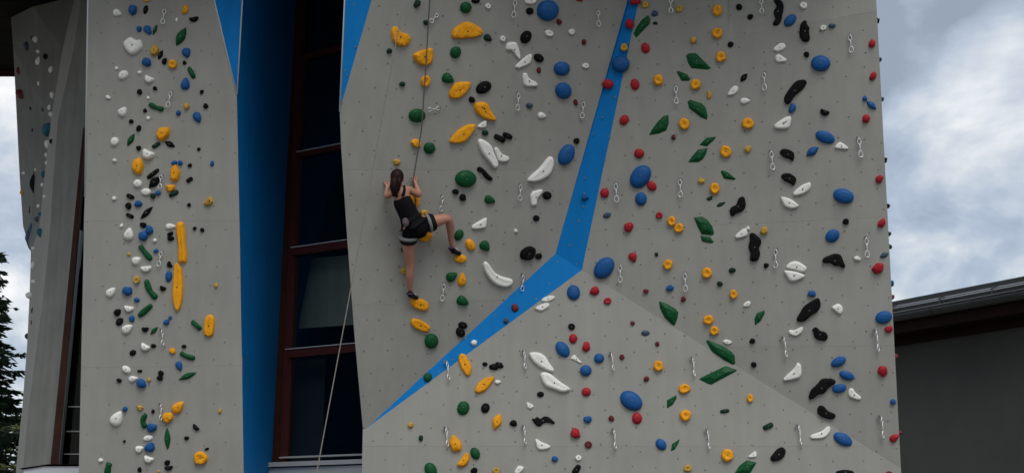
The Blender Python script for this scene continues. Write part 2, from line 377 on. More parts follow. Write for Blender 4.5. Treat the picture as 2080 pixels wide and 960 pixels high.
# ------------------------------------------------------------------ shaded side wall beyond the pillar
wing = empty('side_climbing_wall', P(60, 1310, 2.8)); tag(wing, 'shaded folded climbing wall under the eave, behind the narrow pillar', 'climbing wall')
def strip(V, U0, Y0, U1, Y1, m, name='panel'):
    bm = bmesh.new(); pr = None
    for i, v in enumerate(V):
        a = bm.verts.new(P(U0[i], v, Y0[i])); b = bm.verts.new(P(U1[i], v, Y1[i]))
        if pr: bm.faces.new((pr[0], a, b, pr[1]))
        pr = (a, b)
    bmesh.ops.recalc_face_normals(bm, faces=bm.faces)
    return obj(name, bm, m, wing)
V1 = [-60, 100, 240, 360, 460, 512]; e0 = [15, 27, 34, 40, 47, 63]; y0 = [3.4, 3.7, 4.15, 4.5, 4.5, 3.5]; e1 = [165, 127, 104, 90, 80, 65]; y1 = [2.62, 2.75, 2.9, 3.05, 3.2, 3.3]
strip(V1, e0, y0, e1, y1, M['wall_shade'])
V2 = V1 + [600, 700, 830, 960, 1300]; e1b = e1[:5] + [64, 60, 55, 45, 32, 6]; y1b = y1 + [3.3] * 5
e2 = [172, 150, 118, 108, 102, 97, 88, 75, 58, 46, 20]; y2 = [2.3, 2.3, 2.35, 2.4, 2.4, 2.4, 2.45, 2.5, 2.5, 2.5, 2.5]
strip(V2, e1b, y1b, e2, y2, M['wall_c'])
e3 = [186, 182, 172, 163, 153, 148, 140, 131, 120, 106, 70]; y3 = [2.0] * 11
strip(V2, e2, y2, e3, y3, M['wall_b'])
def wing_pt(u, v):
    """where a line of sight meets the wing's upper panel or the strip beside it"""
    def interp(V, A):
        for i in range(len(V) - 1):
            if V[i] <= v <= V[i + 1]: return A[i] + (A[i + 1] - A[i]) * (v - V[i]) / (V[i + 1] - V[i])
        return A[-1]
    if v < 512:
        a, b, ya, yb = interp(V1, e0), interp(V1, e1), interp(V1, y0), interp(V1, y1)
        if u <= b: return P(u, v, ya + (yb - ya) * (u - a) / max(1, b - a))
    a, b, ya, yb = interp(V2, e1b), interp(V2, e2), interp(V2, y1b), interp(V2, y2)
    return P(u, v, ya + (yb - ya) * (u - a) / max(1, b - a))
# far edge of the wing, so that it has thickness
bm = bmesh.new(); pr = None
for v, u, y in list(zip(V1, e0, y0)) + list(zip(V2[6:], e1b[6:], y1b[6:])):
    q = P(u, v, y); a = bm.verts.new(q); b = bm.verts.new((q.x + .5, q.y + 2.4, q.z))
    if pr: bm.faces.new((pr[0], a, b, pr[1]))
    pr = (a, b)
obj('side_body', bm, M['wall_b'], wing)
# slim window beside it
sw = empty('slim_window', P(135, 1310, 2.0)); tag(sw, 'slim leaning window with brown post, half hidden behind the narrow pillar', 'window')
def q2(pts, Y, d, m, name): return obj(name, slab([P(u, v, Y) for u, v in pts], Vector((0, d, 0))), m, sw)
q2([(173, 262), (152, 480), (125, 760), (107, 942), (124, 942), (140, 760), (162, 480), (176, 300)], 1.98, -.10, M['brown'], 'post')
q2([(167, 470), (141, 760), (124.5, 942), (125.6, 942), (142, 760), (168, 470)], 1.97, -.12, M['gutter'], 'glazing_bar')
q2([(180, 250), (168, 480), (142, 760), (126, 942), (175, 942), (185, 250)], 2.06, .02, M['glass'], 'pane')
q2([(190, 230), (90, 945), (200, 945), (215, 230)], 2.6, .02, M['dark'], 'dark_room')
for v in (825, 875, 921):
    u0 = lerp_u(v, (168, 480), (126.5, 942)) + 1.5
    q2([(u0, v - 1), (176, v - 1), (176, v + 1), (u0, v + 1)], 2.02, .03, M['hanger'], 'glazing_bar')
sl_ = empty('window_ledge', P(110, 1000, 1.7)); tag(sl_, 'pale sheet metal ledge at the foot of the slim leaning window', 'ledge')
obj('apron', slab([P(48, 952, 1.75), P(88, 946, 1.75), P(172, 946, 1.75), P(172, 1340, 1.75), P(20, 1340, 1.75)], Vector((0, .5, 0))), M['white_metal'], sl_)
obj('lip', slab([P(40, 950, 1.72), P(98, 941.5, 1.72), P(172, 941.5, 1.72), P(172, 944.5, 1.72), P(92, 944.8, 1.72), P(44, 952.5, 1.72)], Vector((0, .5, 0))), M['dark'], sl_)

# ------------------------------------------------------------------ roof over the climbing faces
ze = P(150, 0, 2.8).z
xe0, xe1 = -10.5, 4.05
rf = empty('eave_roof', (-3, 3, ze)); tag(rf, 'dark boarded roof eave high above the shaded side wall', 'roof')
nb_ = 26; wd = (6.25 + 2.6) / nb_  # front overhang is unseen, lengthened to darken the upper walls
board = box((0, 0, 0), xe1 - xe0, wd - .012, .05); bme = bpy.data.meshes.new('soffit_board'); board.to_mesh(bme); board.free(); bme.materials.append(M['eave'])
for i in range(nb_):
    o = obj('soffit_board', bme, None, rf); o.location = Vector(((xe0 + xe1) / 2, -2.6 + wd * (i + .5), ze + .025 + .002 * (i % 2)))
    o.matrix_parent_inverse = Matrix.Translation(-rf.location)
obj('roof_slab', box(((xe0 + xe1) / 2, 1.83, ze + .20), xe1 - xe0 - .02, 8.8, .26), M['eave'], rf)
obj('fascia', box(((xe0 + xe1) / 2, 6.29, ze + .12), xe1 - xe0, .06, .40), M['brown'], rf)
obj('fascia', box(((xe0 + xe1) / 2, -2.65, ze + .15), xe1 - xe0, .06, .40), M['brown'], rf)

# ------------------------------------------------------------------ neighbouring building
def rv(v): d = ray(1040, v); return d.z / d.y
G1 = P(1815, 640, 7.0); Yg2 = -18 + 25.0 * rv(640) / rv(592); G2 = P(2080, 592, Yg2)
ex = Vector((G2.x - G1.x, G2.y - G1.y, 0)).normalized(); en = Vector((ex.y, -ex.x, 0))
if en.dot(CAM - G1) < 0: en = -en
HM = Matrix(((ex.x, en.x, 0, G1.x), (ex.y, en.y, 0, G1.y), (0, 0, 1, G1.z), (0, 0, 0, 1)))   # local x along eave, y outwards, z up; origin at gutter
L0, L1 = -3.0, 7.5; LC, LL = (L0 + L1) / 2, L1 - L0
house = empty('neighbour_building', HM @ Vector((LC, -2, -G1.z))); tag(house, 'low grey rendered building with dark eave and gutter behind the climbing wall', 'building')
obj('wall', box((LC, -3.04, -.30 - (G1.z - .24) / 2 + .06), LL - .6, 5.0, G1.z - .24, HM), M['render'], house)
for i in range(5): obj('soffit_board', box((LC, -.52 + i * .102, -.275 - .003 * (i % 2)), LL, .098, .03, HM), M['beam'], house)
obj('soffit_beam', box((LC, -.47, -.365), LL, .12, .145, HM), M['beam'], house)
obj('fascia', box((LC, -.04, -.175), LL, .04, .27, HM), M['beam'], house)
gp = [(math.cos(a), math.sin(a)) for a in [math.pi * (1 + k / 10) for k in range(11)]]
bm = bmesh.new(); ra = []
for xx in (L0, L1):
    ra.append([bm.verts.new(HM @ Vector((xx, .05 + c * .10, .0 + s * .13))) for c, s in gp] + [bm.verts.new(HM @ Vector((xx, .05 + c * .085, .0 + s * .11))) for c, s in gp[::-1]])
for k in range(22): f = bm.faces.new((ra[0][k], ra[0][(k + 1) % 22], ra[1][(k + 1) % 22], ra[1][k])); f.smooth = True
obj('gutter', bm, M['gutter'], house)
obj('gutter_bead', tube([HM @ Vector((L0, .15, .005)), HM @ Vector((L1, .15, .005))], .014, 6), M['gutter'], house)
k = L0 + .3
while k < L1:
    hp = [HM @ Vector((k, .05 + c * .108, s * .138)) for c, s in gp]
    bm = bmesh.new(); 
    for i in range(10):
        a, b = hp[i], hp[i + 1]; e_ = ex * .03
        bm.faces.new([bm.verts.new(p) for p in (a - e_, b - e_, b + e_, a + e_)])
    bmesh.ops.remove_doubles(bm, verts=bm.verts, dist=1e-4)
    obj('gutter_bracket', bm, M['gutter'], house); k += .92
obj('roof_sheet', slab([HM @ Vector(p) for p in ((L0, .03, .03), (L1, .03, .03), (L1, -1.05, .47), (L0, -1.05, .47))], Vector((0, 0, -.06))), M['roof'], house)
obj('roof_sheet', slab([HM @ Vector(p) for p in ((L0, -1.06, .46), (L1, -1.06, .46), (L1, -5.6, .32), (L0, -5.6, .32))], Vector((0, 0, -.06))), M['roof'], house)
for yy, zz_ in ((-.16, .145), (-.30, .205)):
    obj('snow_guard_pipe', tube([HM @ Vector((L0, yy, zz_)), HM @ Vector((L1, yy, zz_))], .017, 8), M['pipe'], house)
k = L0 + .5
while k < L1:
    obj('snow_guard_bracket', box((k, -.23, .15), .022, .20, .11, HM), M['gutter'], house); k += 1.15

# ------------------------------------------------------------------ trees at the edge
def spruce(x, y, h, rb, seed, label, cut=0):
    rnd = random.Random(seed); root = empty('spruce_tree', (x, y, 0)); tag(root, label, 'tree')
    obj('trunk', tube([(x, y, 0), (x, y, h * .5), (x, y, h * .98)], [.20, .12, .02], 8), M['bark'], root)
    bm = bmesh.new(); br = bmesh.new(); z = 1.0
    while z < h * .99:
        f = 1 - z / h; n = 7 if f > .1 else 4; L = rb * (f ** .8) + .12
        for k in range(n):
            a = rnd.uniform(0, 6.28); l = L * rnd.uniform(.5, 1.25); dx, dy = math.cos(a), math.sin(a)
            pts = [Vector((x + dx * l * t, y + dy * l * t, z + rnd.uniform(-.03, .03) - l * .42 * t + l * .34 * t * t)) for t in (0, .25, .5, .75, 1)]
            tube(pts, [.022, .016, .012, .008, .003], 4, bm=br)
            for i in range(int(30 * l) + 8):
                t = rnd.uniform(.12, 1.0); s = min(3, int(t * 4)); q = pts[s].lerp(pts[s + 1], t * 4 - s)
                side = rnd.choice((-1, 1)); tw = rnd.uniform(.18, .42) * (1.15 - t * .6)
                dv = Vector((dx * .6 - dy * side, dy * .6 + dx * side, rnd.uniform(-.75, .05))).normalized() * tw
                e_ = q + dv; wv = Vector((0, 0, 1)).cross(dv).normalized() * rnd.uniform(.012, .03)
                m_ = q.lerp(e_, .5); up = Vector((0, 0, rnd.uniform(.01, .03)))
                bm.faces.new([bm.verts.new(p) for p in (q, m_ + wv, e_, m_ - wv)])
                bm.faces.new([bm.verts.new(p) for p in (q, m_ + up + wv * .3, e_, m_ - up * 1.6)])
        z += h * .018 + .04
    obj('branch', br, M['bark'], root)['kind'] = 'stuff'
    obj('crown', bm, M['needle'], root)
def bush(x, y, h, r, seed, label):
    rnd = random.Random(seed); root = empty('leafy_tree', (x, y, 0)); tag(root, label, 'tree')
    obj('trunk', tube([(x, y, 0), (x + .1, y, h * .45), (x, y, h * .8)], [.13, .09, .03], 7), M['bark'], root)
    bm = bmesh.new()
    cl = [(rnd.gauss(0, .45) * r, rnd.gauss(0, .45) * r, h * rnd.uniform(.3, 1)) for _ in range(46)]
    for cx_, cy2, cz in cl:
        for _ in range(70):
            p = Vector((x + cx_ + rnd.gauss(0, .22), y + cy2 + rnd.gauss(0, .22), cz + rnd.gauss(0, .18)))
            a = Vector((rnd.gauss(0, 1), rnd.gauss(0, 1), rnd.gauss(0, .6))).normalized() * .07; b = a.orthogonal().normalized() * .04
            bm.faces.new([bm.verts.new(q) for q in (p - a, p + b, p + a, p - b)])
    obj('crown', bm, M['leaf'], root)
t1 = P(-34, 700, 9.0); spruce(t1.x, t1.y, P(-34, 500, 9.0).z, 1.5, 5, 'dark spruce tree standing against the sky beside the shaded side wall')
t2 = P(-60, 700, 12.0); spruce(t2.x, t2.y, P(-20, 690, 12.0).z, 2.0, 9, 'second dark spruce tree, lower, behind the taller one')
t3 = P(8, 900, 15.0); bush(t3.x, t3.y, P(0, 862, 15).z, 1.0, 3, 'yellow-green leafy tree low down behind the dark spruce')

# every hold surveyed from the photograph: wall, colour, form, position, size, tilt, outline, name, label, group
HOLDS=[
('P','o','N',298,1,16,9,0,None,'kidney_hold','tan-yellow kidney-shaped hold just above a black oval hold','tan-yellow holds on the narrow pillar'),
('P','w','G',239,27,19,15,-20,None,'egg_hold','white egg-shaped hold beside a blue knobbly hold, near the top','white holds on the narrow pillar'),
('P','b','K',270,21,18,21,0,None,'knob_hold','medium-sized blue knobbly hold beside a black oval hold','blue holds on the narrow pillar'),
('P','k','E',296,20,19,10,78,None,'oval_hold','black oval hold just below a tan-yellow kidney-shaped hold','black holds on the narrow pillar'),
('P','y','N',376,20,20,15,80,None,'kidney_hold','orange-yellow kidney-shaped hold just above a green leaf-shaped hold','orange-yellow holds on the narrow pillar'),
('P','k','N',394,39,20,13,10,None,'kidney_hold','black kidney-shaped hold just above a green leaf-shaped hold','black holds on the narrow pillar'),
('P','w','K',359,41,9,6,80,None,'knob_hold','tiny white knobbly hold just above a huge green leaf-shaped hold','white holds on the narrow pillar'),
('P','b','K',283,60,11,12,0,None,'knob_hold','small blue knobbly hold just above a white sculpted hold','blue holds on the narrow pillar'),
('P','b','G',301,62,22,15,-55,None,'egg_hold','blue egg-shaped hold beside a green leaf-shaped hold, near the top','blue holds on the narrow pillar'),
('P','g','L',315,61,25,9,68,None,'leaf_hold','medium-sized green leaf-shaped hold beside a blue egg-shaped hold','green holds on the narrow pillar'),
('P','g','L',368,75,44,20,62,None,'leaf_hold','huge green leaf-shaped hold just above a blue egg-shaped hold','green holds on the narrow pillar'),
('P','w','P',271,93.5,42.1,21,0,[(251,85),(265,74),(275,81),(288,81),(291,98),(279,109),(268,113),(258,106),(251,94)],'sculpted_hold','huge white sculpted hold just below a blue knobbly hold','white holds on the narrow pillar'),
('P','o','K',315,103,22,17,70,None,'knob_hold','tan-yellow knobbly hold beside a white sculpted hold on the narrow pillar','tan-yellow holds on the narrow pillar'),
('P','k','L',326,112,23,11,65,None,'leaf_hold','medium-sized black leaf-shaped hold just above a black knobbly hold','black holds on the narrow pillar'),
('P','k','K',334,125,14,11,70,None,'knob_hold','small black knobbly hold just below a black leaf-shaped hold, near the top','black holds on the narrow pillar'),
('P','y','J',351,131,18,19,0,None,'ring_hold','medium-sized orange-yellow ring-shaped hold beside a black knobbly hold on the narrow pillar','orange-yellow holds on the narrow pillar'),
('P','b','G',379,108,21,18,-75,None,'egg_hold','blue egg-shaped hold just below a green leaf-shaped hold','blue holds on the narrow pillar'),
('P','k','K',375,128,8,9,0,None,'knob_hold','tiny black knobbly hold just above a green bar-shaped hold','black holds on the narrow pillar'),
('P','b','K',298,127,19,19,0,None,'knob_hold','blue knobbly hold just below a tan-yellow knobbly hold, near the top','blue holds on the narrow pillar'),
('P','g','S',389,148,27,10,-62,None,'bar_hold','large green bar-shaped hold just above a blue egg-shaped hold','green holds on the narrow pillar'),
('P','w','E',251,153,22,17,40,None,'oval_hold','white oval hold just below a white sculpted hold','white holds on the narrow pillar'),
('P','w','K',237,139,9,7,0,None,'knob_hold','second highest of the tiny white knobbly holds on the narrow pillar','white holds on the narrow pillar'),
('P','w','K',284,148,10,8,0,None,'knob_hold','tiny white knobbly hold just below a blue knobbly hold, near the top','white holds on the narrow pillar'),
('P','w','N',303,161,21,17,-25,None,'kidney_hold','medium-sized white kidney-shaped hold beside a white knobbly hold','white holds on the narrow pillar'),
('P','b','G',377,170,26,18,85,None,'egg_hold','blue egg-shaped hold just below a green bar-shaped hold','blue holds on the narrow pillar'),
('P','k','K',315,180,9,9,0,None,'knob_hold','tiny black knobbly hold just below a white kidney-shaped hold','black holds on the narrow pillar'),
('P','k','K',284,187,11,12,30,None,'knob_hold','small black knobbly hold just below a white kidney-shaped hold, near the top','black holds on the narrow pillar'),
('P','k','K',410,187,10,8,50,None,'knob_hold','tiny black knobbly hold just above a black knobbly hold, near the top','black holds on the narrow pillar'),
('P','w','K',220,198,11,8,-15,None,'knob_hold','small white knobbly hold just below a white oval hold','white holds on the narrow pillar'),
('P','w','K',301,199,7,6,90,None,'knob_hold','tiny white knobbly hold just above a black triangular hold','white holds on the narrow pillar'),
('P','g','W',318,216.5,10,16.3,0,[(303,210),(310,216),(322,220),(333,223)],'curved_hold','large green curved bar hold beside a steel quickdraw, high up','green holds on the narrow pillar'),
('P','k','T',295,223,13,12,0,None,'triangular_hold','small black triangular hold just above a white knobbly hold','black holds on the narrow pillar'),
('P','o','K',379,217,12,13,0,None,'knob_hold','small tan-yellow knobbly hold just below a blue egg-shaped hold','tan-yellow holds on the narrow pillar'),
('P','k','K',418,216,12,10,90,None,'knob_hold','small black knobbly hold just above a blue egg-shaped hold, high up','black holds on the narrow pillar'),
('P','b','K',363,230,11,10,90,None,'knob_hold','small blue knobbly hold beside a blue egg-shaped hold, high up','blue holds on the narrow pillar'),
('P','w','G',250,227,21,18,55,None,'egg_hold','white egg-shaped hold just above a green leaf-shaped hold','white holds on the narrow pillar'),
('P','w','K',301,240,9,7,90,None,'knob_hold','tiny white knobbly hold just below a green curved bar hold','white holds on the narrow pillar'),
('P','b','G',401,239,24,17,-65,None,'egg_hold','blue egg-shaped hold just below a black knobbly hold, high up','blue holds on the narrow pillar'),
('P','k','K',267,247,10,9,0,None,'knob_hold','tiny black knobbly hold just above a green leaf-shaped hold, high up','black holds on the narrow pillar'),
('P','k','K',282,261,14,10,60,None,'knob_hold','small black knobbly hold just above a green leaf-shaped hold','black holds on the narrow pillar'),
('P','g','L',266,284,31,13,60,None,'leaf_hold','large green leaf-shaped hold beside a white oval hold','green holds on the narrow pillar'),
('P','y','K',332,272,31,26,50,None,'knob_hold','large orange-yellow knobbly hold just above a white kidney-shaped hold','orange-yellow holds on the narrow pillar'),
('P','k','L',345,293,25,13,-27,None,'leaf_hold','medium-sized black leaf-shaped hold just below an orange-yellow knobbly hold','black holds on the narrow pillar'),
('P','d','S',317,295,19,9,33,None,'bar_hold','dark green bar-shaped hold beside a green leaf-shaped hold','dark green holds on the narrow pillar'),
('P','k','K',282,301,11,10,0,None,'knob_hold','small black knobbly hold beside a large white kidney-shaped hold','black holds on the narrow pillar'),
('P','w','E',233,288,19,17,60,None,'oval_hold','white oval hold beside a large green leaf-shaped hold','white holds on the narrow pillar'),
('P','w','N',301,313,27,23,-25,None,'kidney_hold','large white kidney-shaped hold on the narrow pillar','white holds on the narrow pillar'),
('P','w','K',233,326,9,8,0,None,'knob_hold','tiny white knobbly hold just below a white oval hold and beside an orange-yellow knobbly hold','white holds on the narrow pillar'),
('P','k','K',404,303,8,7,0,None,'knob_hold','tiny black knobbly hold just above a black triangular hold, high up','black holds on the narrow pillar'),
('P','b','K',431,332,12,8,90,None,'knob_hold','fifth highest of the small blue knobbly holds on the narrow pillar','blue holds on the narrow pillar'),
('P','y','K',281,338,33,25,85,None,'knob_hold','large orange-yellow knobbly hold just below a green leaf-shaped hold','orange-yellow holds on the narrow pillar'),
('P','b','K',354,331,12,10,0,None,'knob_hold','third highest of the small blue knobbly holds on the narrow pillar','blue holds on the narrow pillar'),
('P','b','K',366,331,11,10,0,None,'knob_hold','fourth highest of the small blue knobbly holds on the narrow pillar','blue holds on the narrow pillar'),
('P','k','T',386,334,14,12,-20,None,'triangular_hold','small black triangular hold just above a black bar-shaped hold','black holds on the narrow pillar'),
('P','y','K',356,353,34,21,86,None,'knob_hold','large orange-yellow knobbly hold beside a steel quickdraw and just below a blue knobbly hold','orange-yellow holds on the narrow pillar'),
('P','k','S',311,353,31,9,38,None,'bar_hold','large black bar-shaped hold on the narrow pillar','black holds on the narrow pillar'),
('P','k','L',314,370,34,19,45,None,'leaf_hold','large black leaf-shaped hold beside a steel quickdraw','black holds on the narrow pillar'),
('P','y','N',347,381,20,19,0,None,'kidney_hold','orange-yellow kidney-shaped hold just above a dark green bar-shaped hold','orange-yellow holds on the narrow pillar'),
('P','d','S',353,393,22,10,30,None,'bar_hold','dark green bar-shaped hold just below an orange-yellow kidney-shaped hold','dark green holds on the narrow pillar'),
('P','k','S',385,365,15,9,35,None,'bar_hold','small black bar-shaped hold beside an orange-yellow knobbly hold','black holds on the narrow pillar'),
('P','w','E',280,373,18,17,0,None,'oval_hold','white oval hold beside a large black bar-shaped hold','white holds on the narrow pillar'),
('P','w','E',297,390,21,15,0,None,'oval_hold','fourth highest of the white oval holds on the narrow pillar','white holds on the narrow pillar'),
('P','b','K',321,392,12,10,0,None,'knob_hold','small blue knobbly hold just below a large black leaf-shaped hold','blue holds on the narrow pillar'),
('P','d','K',311,398,12,11,0,None,'knob_hold','small dark green knobbly hold beside a white oval hold','dark green holds on the narrow pillar'),
('P','k','S',265,399,18,9,-25,None,'bar_hold','medium-sized black bar-shaped hold just above a black knobbly hold, high up','black holds on the narrow pillar'),
('P','b','K',281,414,16,14,0,None,'knob_hold','medium-sized blue knobbly hold just above a black bar-shaped hold','blue holds on the narrow pillar'),
('P','k','K',261,418,15,13,90,None,'knob_hold','small black knobbly hold just above a black bar-shaped hold, at mid-height','black holds on the narrow pillar'),
('P','k','S',264,438,18,8,-25,None,'bar_hold','black bar-shaped hold beside a black leaf-shaped hold, at mid-height','black holds on the narrow pillar'),
('P','k','L',298,432,38,13,45,None,'leaf_hold','large black leaf-shaped hold just above a black knobbly hold, at mid-height','black holds on the narrow pillar'),
('P','w','K',232,403,9,9,0,None,'knob_hold','tiny white knobbly hold beside a white oval hold, at mid-height','white holds on the narrow pillar'),
('P','o','N',424,409,22,18,50,None,'kidney_hold','tan-yellow kidney-shaped hold beside a black knobbly hold','tan-yellow holds on the narrow pillar'),
('P','k','K',384,416,9,8,90,None,'knob_hold','tiny black knobbly hold beside a tan-yellow kidney-shaped hold','black holds on the narrow pillar'),
('P','k','K',291,457,14,12,0,None,'knob_hold','small black knobbly hold beside a white egg-shaped hold, at mid-height','black holds on the narrow pillar'),
('P','b','K',303,467,20,16,80,None,'knob_hold','blue knobbly hold beside an orange-yellow curved bar hold and just above a white knobbly hold','blue holds on the narrow pillar'),
('P','b','K',291,479,22,19,90,None,'knob_hold','fifth highest of the blue knobbly holds on the narrow pillar','blue holds on the narrow pillar'),
('P','w','K',247,458,9,7,60,None,'knob_hold','second lowest of the tiny white knobbly holds on the narrow pillar','white holds on the narrow pillar'),
('P','w','G',262,475,26,20,80,None,'egg_hold','white egg-shaped hold just below a black bar-shaped hold, at mid-height','white holds on the narrow pillar'),
('P','w','G',347,460,22,12,0,None,'egg_hold','white egg-shaped hold just above an orange-yellow curved bar hold','white holds on the narrow pillar'),
('P','k','K',346,475,13,9,20,None,'knob_hold','small black knobbly hold just above a black knobbly hold and a steel quickdraw, at mid-height','black holds on the narrow pillar'),
('P','k','K',347,484,14,11,10,None,'knob_hold','seventh lowest of the small black knobbly holds on the narrow pillar','black holds on the narrow pillar'),
('P','y','W',368.5,492.5,18,42.6,0,[(366,450),(367,470),(371,505),(371,535)],'curved_hold','huge orange-yellow curved bar hold on the narrow pillar','orange-yellow holds on the narrow pillar'),
('P','k','T',394,463,13,11,60,None,'triangular_hold','small black triangular hold beside a black knobbly hold, at mid-height','black holds on the narrow pillar'),
('P','k','K',411,467,9,9,0,None,'knob_hold','tiny black knobbly hold beside an orange-yellow curved bar hold','black holds on the narrow pillar'),
('P','w','K',315,488,8,8,0,None,'knob_hold','tiny white knobbly hold beside an orange-yellow curved bar hold','white holds on the narrow pillar'),
('P','g','W',296,513,11,19.2,0,[(284,498),(293,511),(308,528)],'curved_hold','large green curved bar hold beside an orange-yellow curved bar hold','green holds on the narrow pillar'),
('P','b','K',317,509,10,9,0,None,'knob_hold','tiny blue knobbly hold on the narrow pillar','blue holds on the narrow pillar'),
('P','o','K',262,516,8,7,0,None,'knob_hold','tiny tan-yellow knobbly hold beside a green curved bar hold','tan-yellow holds on the narrow pillar'),
('P','w','G',278,529,20,17,30,None,'egg_hold','white egg-shaped hold beside a steel quickdraw, at mid-height','white holds on the narrow pillar'),
('P','w','N',297,545,23,15,5,None,'kidney_hold','white kidney-shaped hold beside an orange-yellow chunky hold','white holds on the narrow pillar'),
('P','k','N',345,537,15,12,-60,None,'kidney_hold','small black kidney-shaped hold just above an orange-yellow chunky hold','black holds on the narrow pillar'),
('P','b','E',343,561,24,14,85,None,'oval_hold','medium-sized blue oval hold on the narrow pillar','blue holds on the narrow pillar'),
('P','y','P',361.5,583,102,51,0,[(354,537),(359,532),(366,538),(371,548),(373,575),(372,600),(369,620),(362,634),(356,628),(350,605),(351,575)],'chunky_hold','huge orange-yellow chunky hold beside a black kidney-shaped hold','orange-yellow holds on the narrow pillar'),
('P','o','J',278,568,14,16,0,None,'ring_hold','small tan-yellow ring-shaped hold beside a green curved bar hold','tan-yellow holds on the narrow pillar'),
('P','g','W',308,586.5,12,22.4,0,[(297,567),(301,585),(309,597),(319,606)],'curved_hold','huge green curved bar hold on the narrow pillar','green holds on the narrow pillar'),
('P','k','N',331,585,14,13,-20,None,'kidney_hold','small black kidney-shaped hold beside an orange-yellow chunky hold','black holds on the narrow pillar'),
('P','b','K',259,591,20,20,0,None,'knob_hold','medium-sized blue knobbly hold beside a huge green curved bar hold','blue holds on the narrow pillar'),
('P','w','G',226,593,24,17,45,None,'egg_hold','white egg-shaped hold beside a tan-yellow ring-shaped hold','white holds on the narrow pillar'),
('P','b','K',278,609,12,10,0,None,'knob_hold','small blue knobbly hold just below a tan-yellow ring-shaped hold','blue holds on the narrow pillar'),
('P','w','N',262,626,21,15,-10,None,'kidney_hold','white kidney-shaped hold beside a green curved bar hold','white holds on the narrow pillar'),
('P','g','W',295,630,12,18.4,0,[(281,642),(293,632),(309,618)],'curved_hold','large green curved bar hold just below a green curved bar hold','green holds on the narrow pillar'),
('P','k','K',239,634,16,14,60,None,'knob_hold','black knobbly hold just above a black oval hold','black holds on the narrow pillar'),
('P','k','E',243,653,18,14,50,None,'oval_hold','black oval hold just below a black knobbly hold','black holds on the narrow pillar'),
('P','b','K',268,647,15,12,80,None,'knob_hold','third lowest of the small blue knobbly holds on the narrow pillar','blue holds on the narrow pillar'),
('P','w','G',259,667,25,18,35,None,'egg_hold','white egg-shaped hold just below a blue knobbly hold, low down','white holds on the narrow pillar'),
('P','b','T',346,643,12,10,0,None,'triangular_hold','small blue triangular hold just below an orange-yellow chunky hold','blue holds on the narrow pillar'),
('P','b','K',338,654,13,12,0,None,'knob_hold','small blue knobbly hold just below an orange-yellow chunky hold','blue holds on the narrow pillar'),
('P','k','N',295,668,15,13,0,None,'kidney_hold','small black kidney-shaped hold beside a green leaf-shaped hold','black holds on the narrow pillar'),
('P','g','L',313,671,23,10,45,None,'leaf_hold','medium-sized green leaf-shaped hold beside a black kidney-shaped hold','green holds on the narrow pillar'),
('P','g','S',399,660,27,10,-42,None,'bar_hold','large green bar-shaped hold beside an orange-yellow chunky hold','green holds on the narrow pillar'),
('P','y','P',425,661,48.1,24,0,[(415,655),(418,642),(428,637),(436,644),(437,662),(434,680),(425,685),(415,680),(413,668)],'chunky_hold','huge orange-yellow chunky hold beside a green bar-shaped hold','orange-yellow holds on the narrow pillar'),
('P','o','K',439,579,10,8,90,None,'knob_hold','tiny tan-yellow knobbly hold beside an orange-yellow chunky hold','tan-yellow holds on the narrow pillar'),
('P','w','N',295,704,21,17,-30,None,'kidney_hold','white kidney-shaped hold beside a steel quickdraw, low down','white holds on the narrow pillar'),
('P','k','K',312,702,11,9,0,None,'knob_hold','small black knobbly hold just below a black kidney-shaped hold','black holds on the narrow pillar'),
('P','k','E',270,716,15,12,30,None,'oval_hold','small black oval hold beside a white kidney-shaped hold','black holds on the narrow pillar'),
('P','y','K',351,712,14,12,0,None,'knob_hold','small orange-yellow knobbly hold on the narrow pillar','orange-yellow holds on the narrow pillar'),
('P','k','K',374,703,10,8,0,None,'knob_hold','tiny black knobbly hold just above a green curved bar hold, low down','black holds on the narrow pillar'),
('P','g','W',381.5,721,10,16.6,0,[(366,715),(379,724),(397,727)],'curved_hold','large green curved bar hold just above a large green leaf-shaped hold','green holds on the narrow pillar'),
('P','w','E',257,750,20,14,-35,None,'oval_hold','white oval hold just above a white egg-shaped hold, low down','white holds on the narrow pillar'),
('P','k','S',284,753,11,6,0,None,'bar_hold','small black bar-shaped hold just above a blue knobbly hold','black holds on the narrow pillar'),
('P','w','G',271,769,20,13,10,None,'egg_hold','white egg-shaped hold just below a white oval hold, low down','white holds on the narrow pillar'),
('P','b','K',287,778,20,19,0,None,'knob_hold','blue knobbly hold beside a tan-yellow knobbly hold, low down','blue holds on the narrow pillar'),
('P','o','K',303,771,8,8,0,None,'knob_hold','tiny tan-yellow knobbly hold beside a blue knobbly hold, low down','tan-yellow holds on the narrow pillar'),
('P','k','K',327,757,12,11,0,None,'knob_hold','small black knobbly hold just above a black knobbly hold and beside a black bar-shaped hold','black holds on the narrow pillar'),
('P','k','K',325,767,14,11,0,None,'knob_hold','fourth lowest of the small black knobbly holds on the narrow pillar','black holds on the narrow pillar'),
('P','b','G',364,743,21,14,-70,None,'egg_hold','blue egg-shaped hold just below an orange-yellow knobbly hold','blue holds on the narrow pillar'),
('P','g','L',381,763,41,13,22,None,'leaf_hold','large green leaf-shaped hold just below a green curved bar hold','green holds on the narrow pillar'),
('P','k','K',242,772,11,9,-30,None,'knob_hold','small black knobbly hold just below a white oval hold, low down','black holds on the narrow pillar'),
('P','w','G',238,849,34,24,60,None,'egg_hold','large white egg-shaped hold on the narrow pillar','white holds on the narrow pillar'),
('P','b','K',254,830,11,11,0,None,'knob_hold','small blue knobbly hold beside a tan-yellow knobbly hold, near the bottom','blue holds on the narrow pillar'),
('P','o','K',285,828,13,11,0,None,'knob_hold','small tan-yellow knobbly hold just above a green curved bar hold','tan-yellow holds on the narrow pillar'),
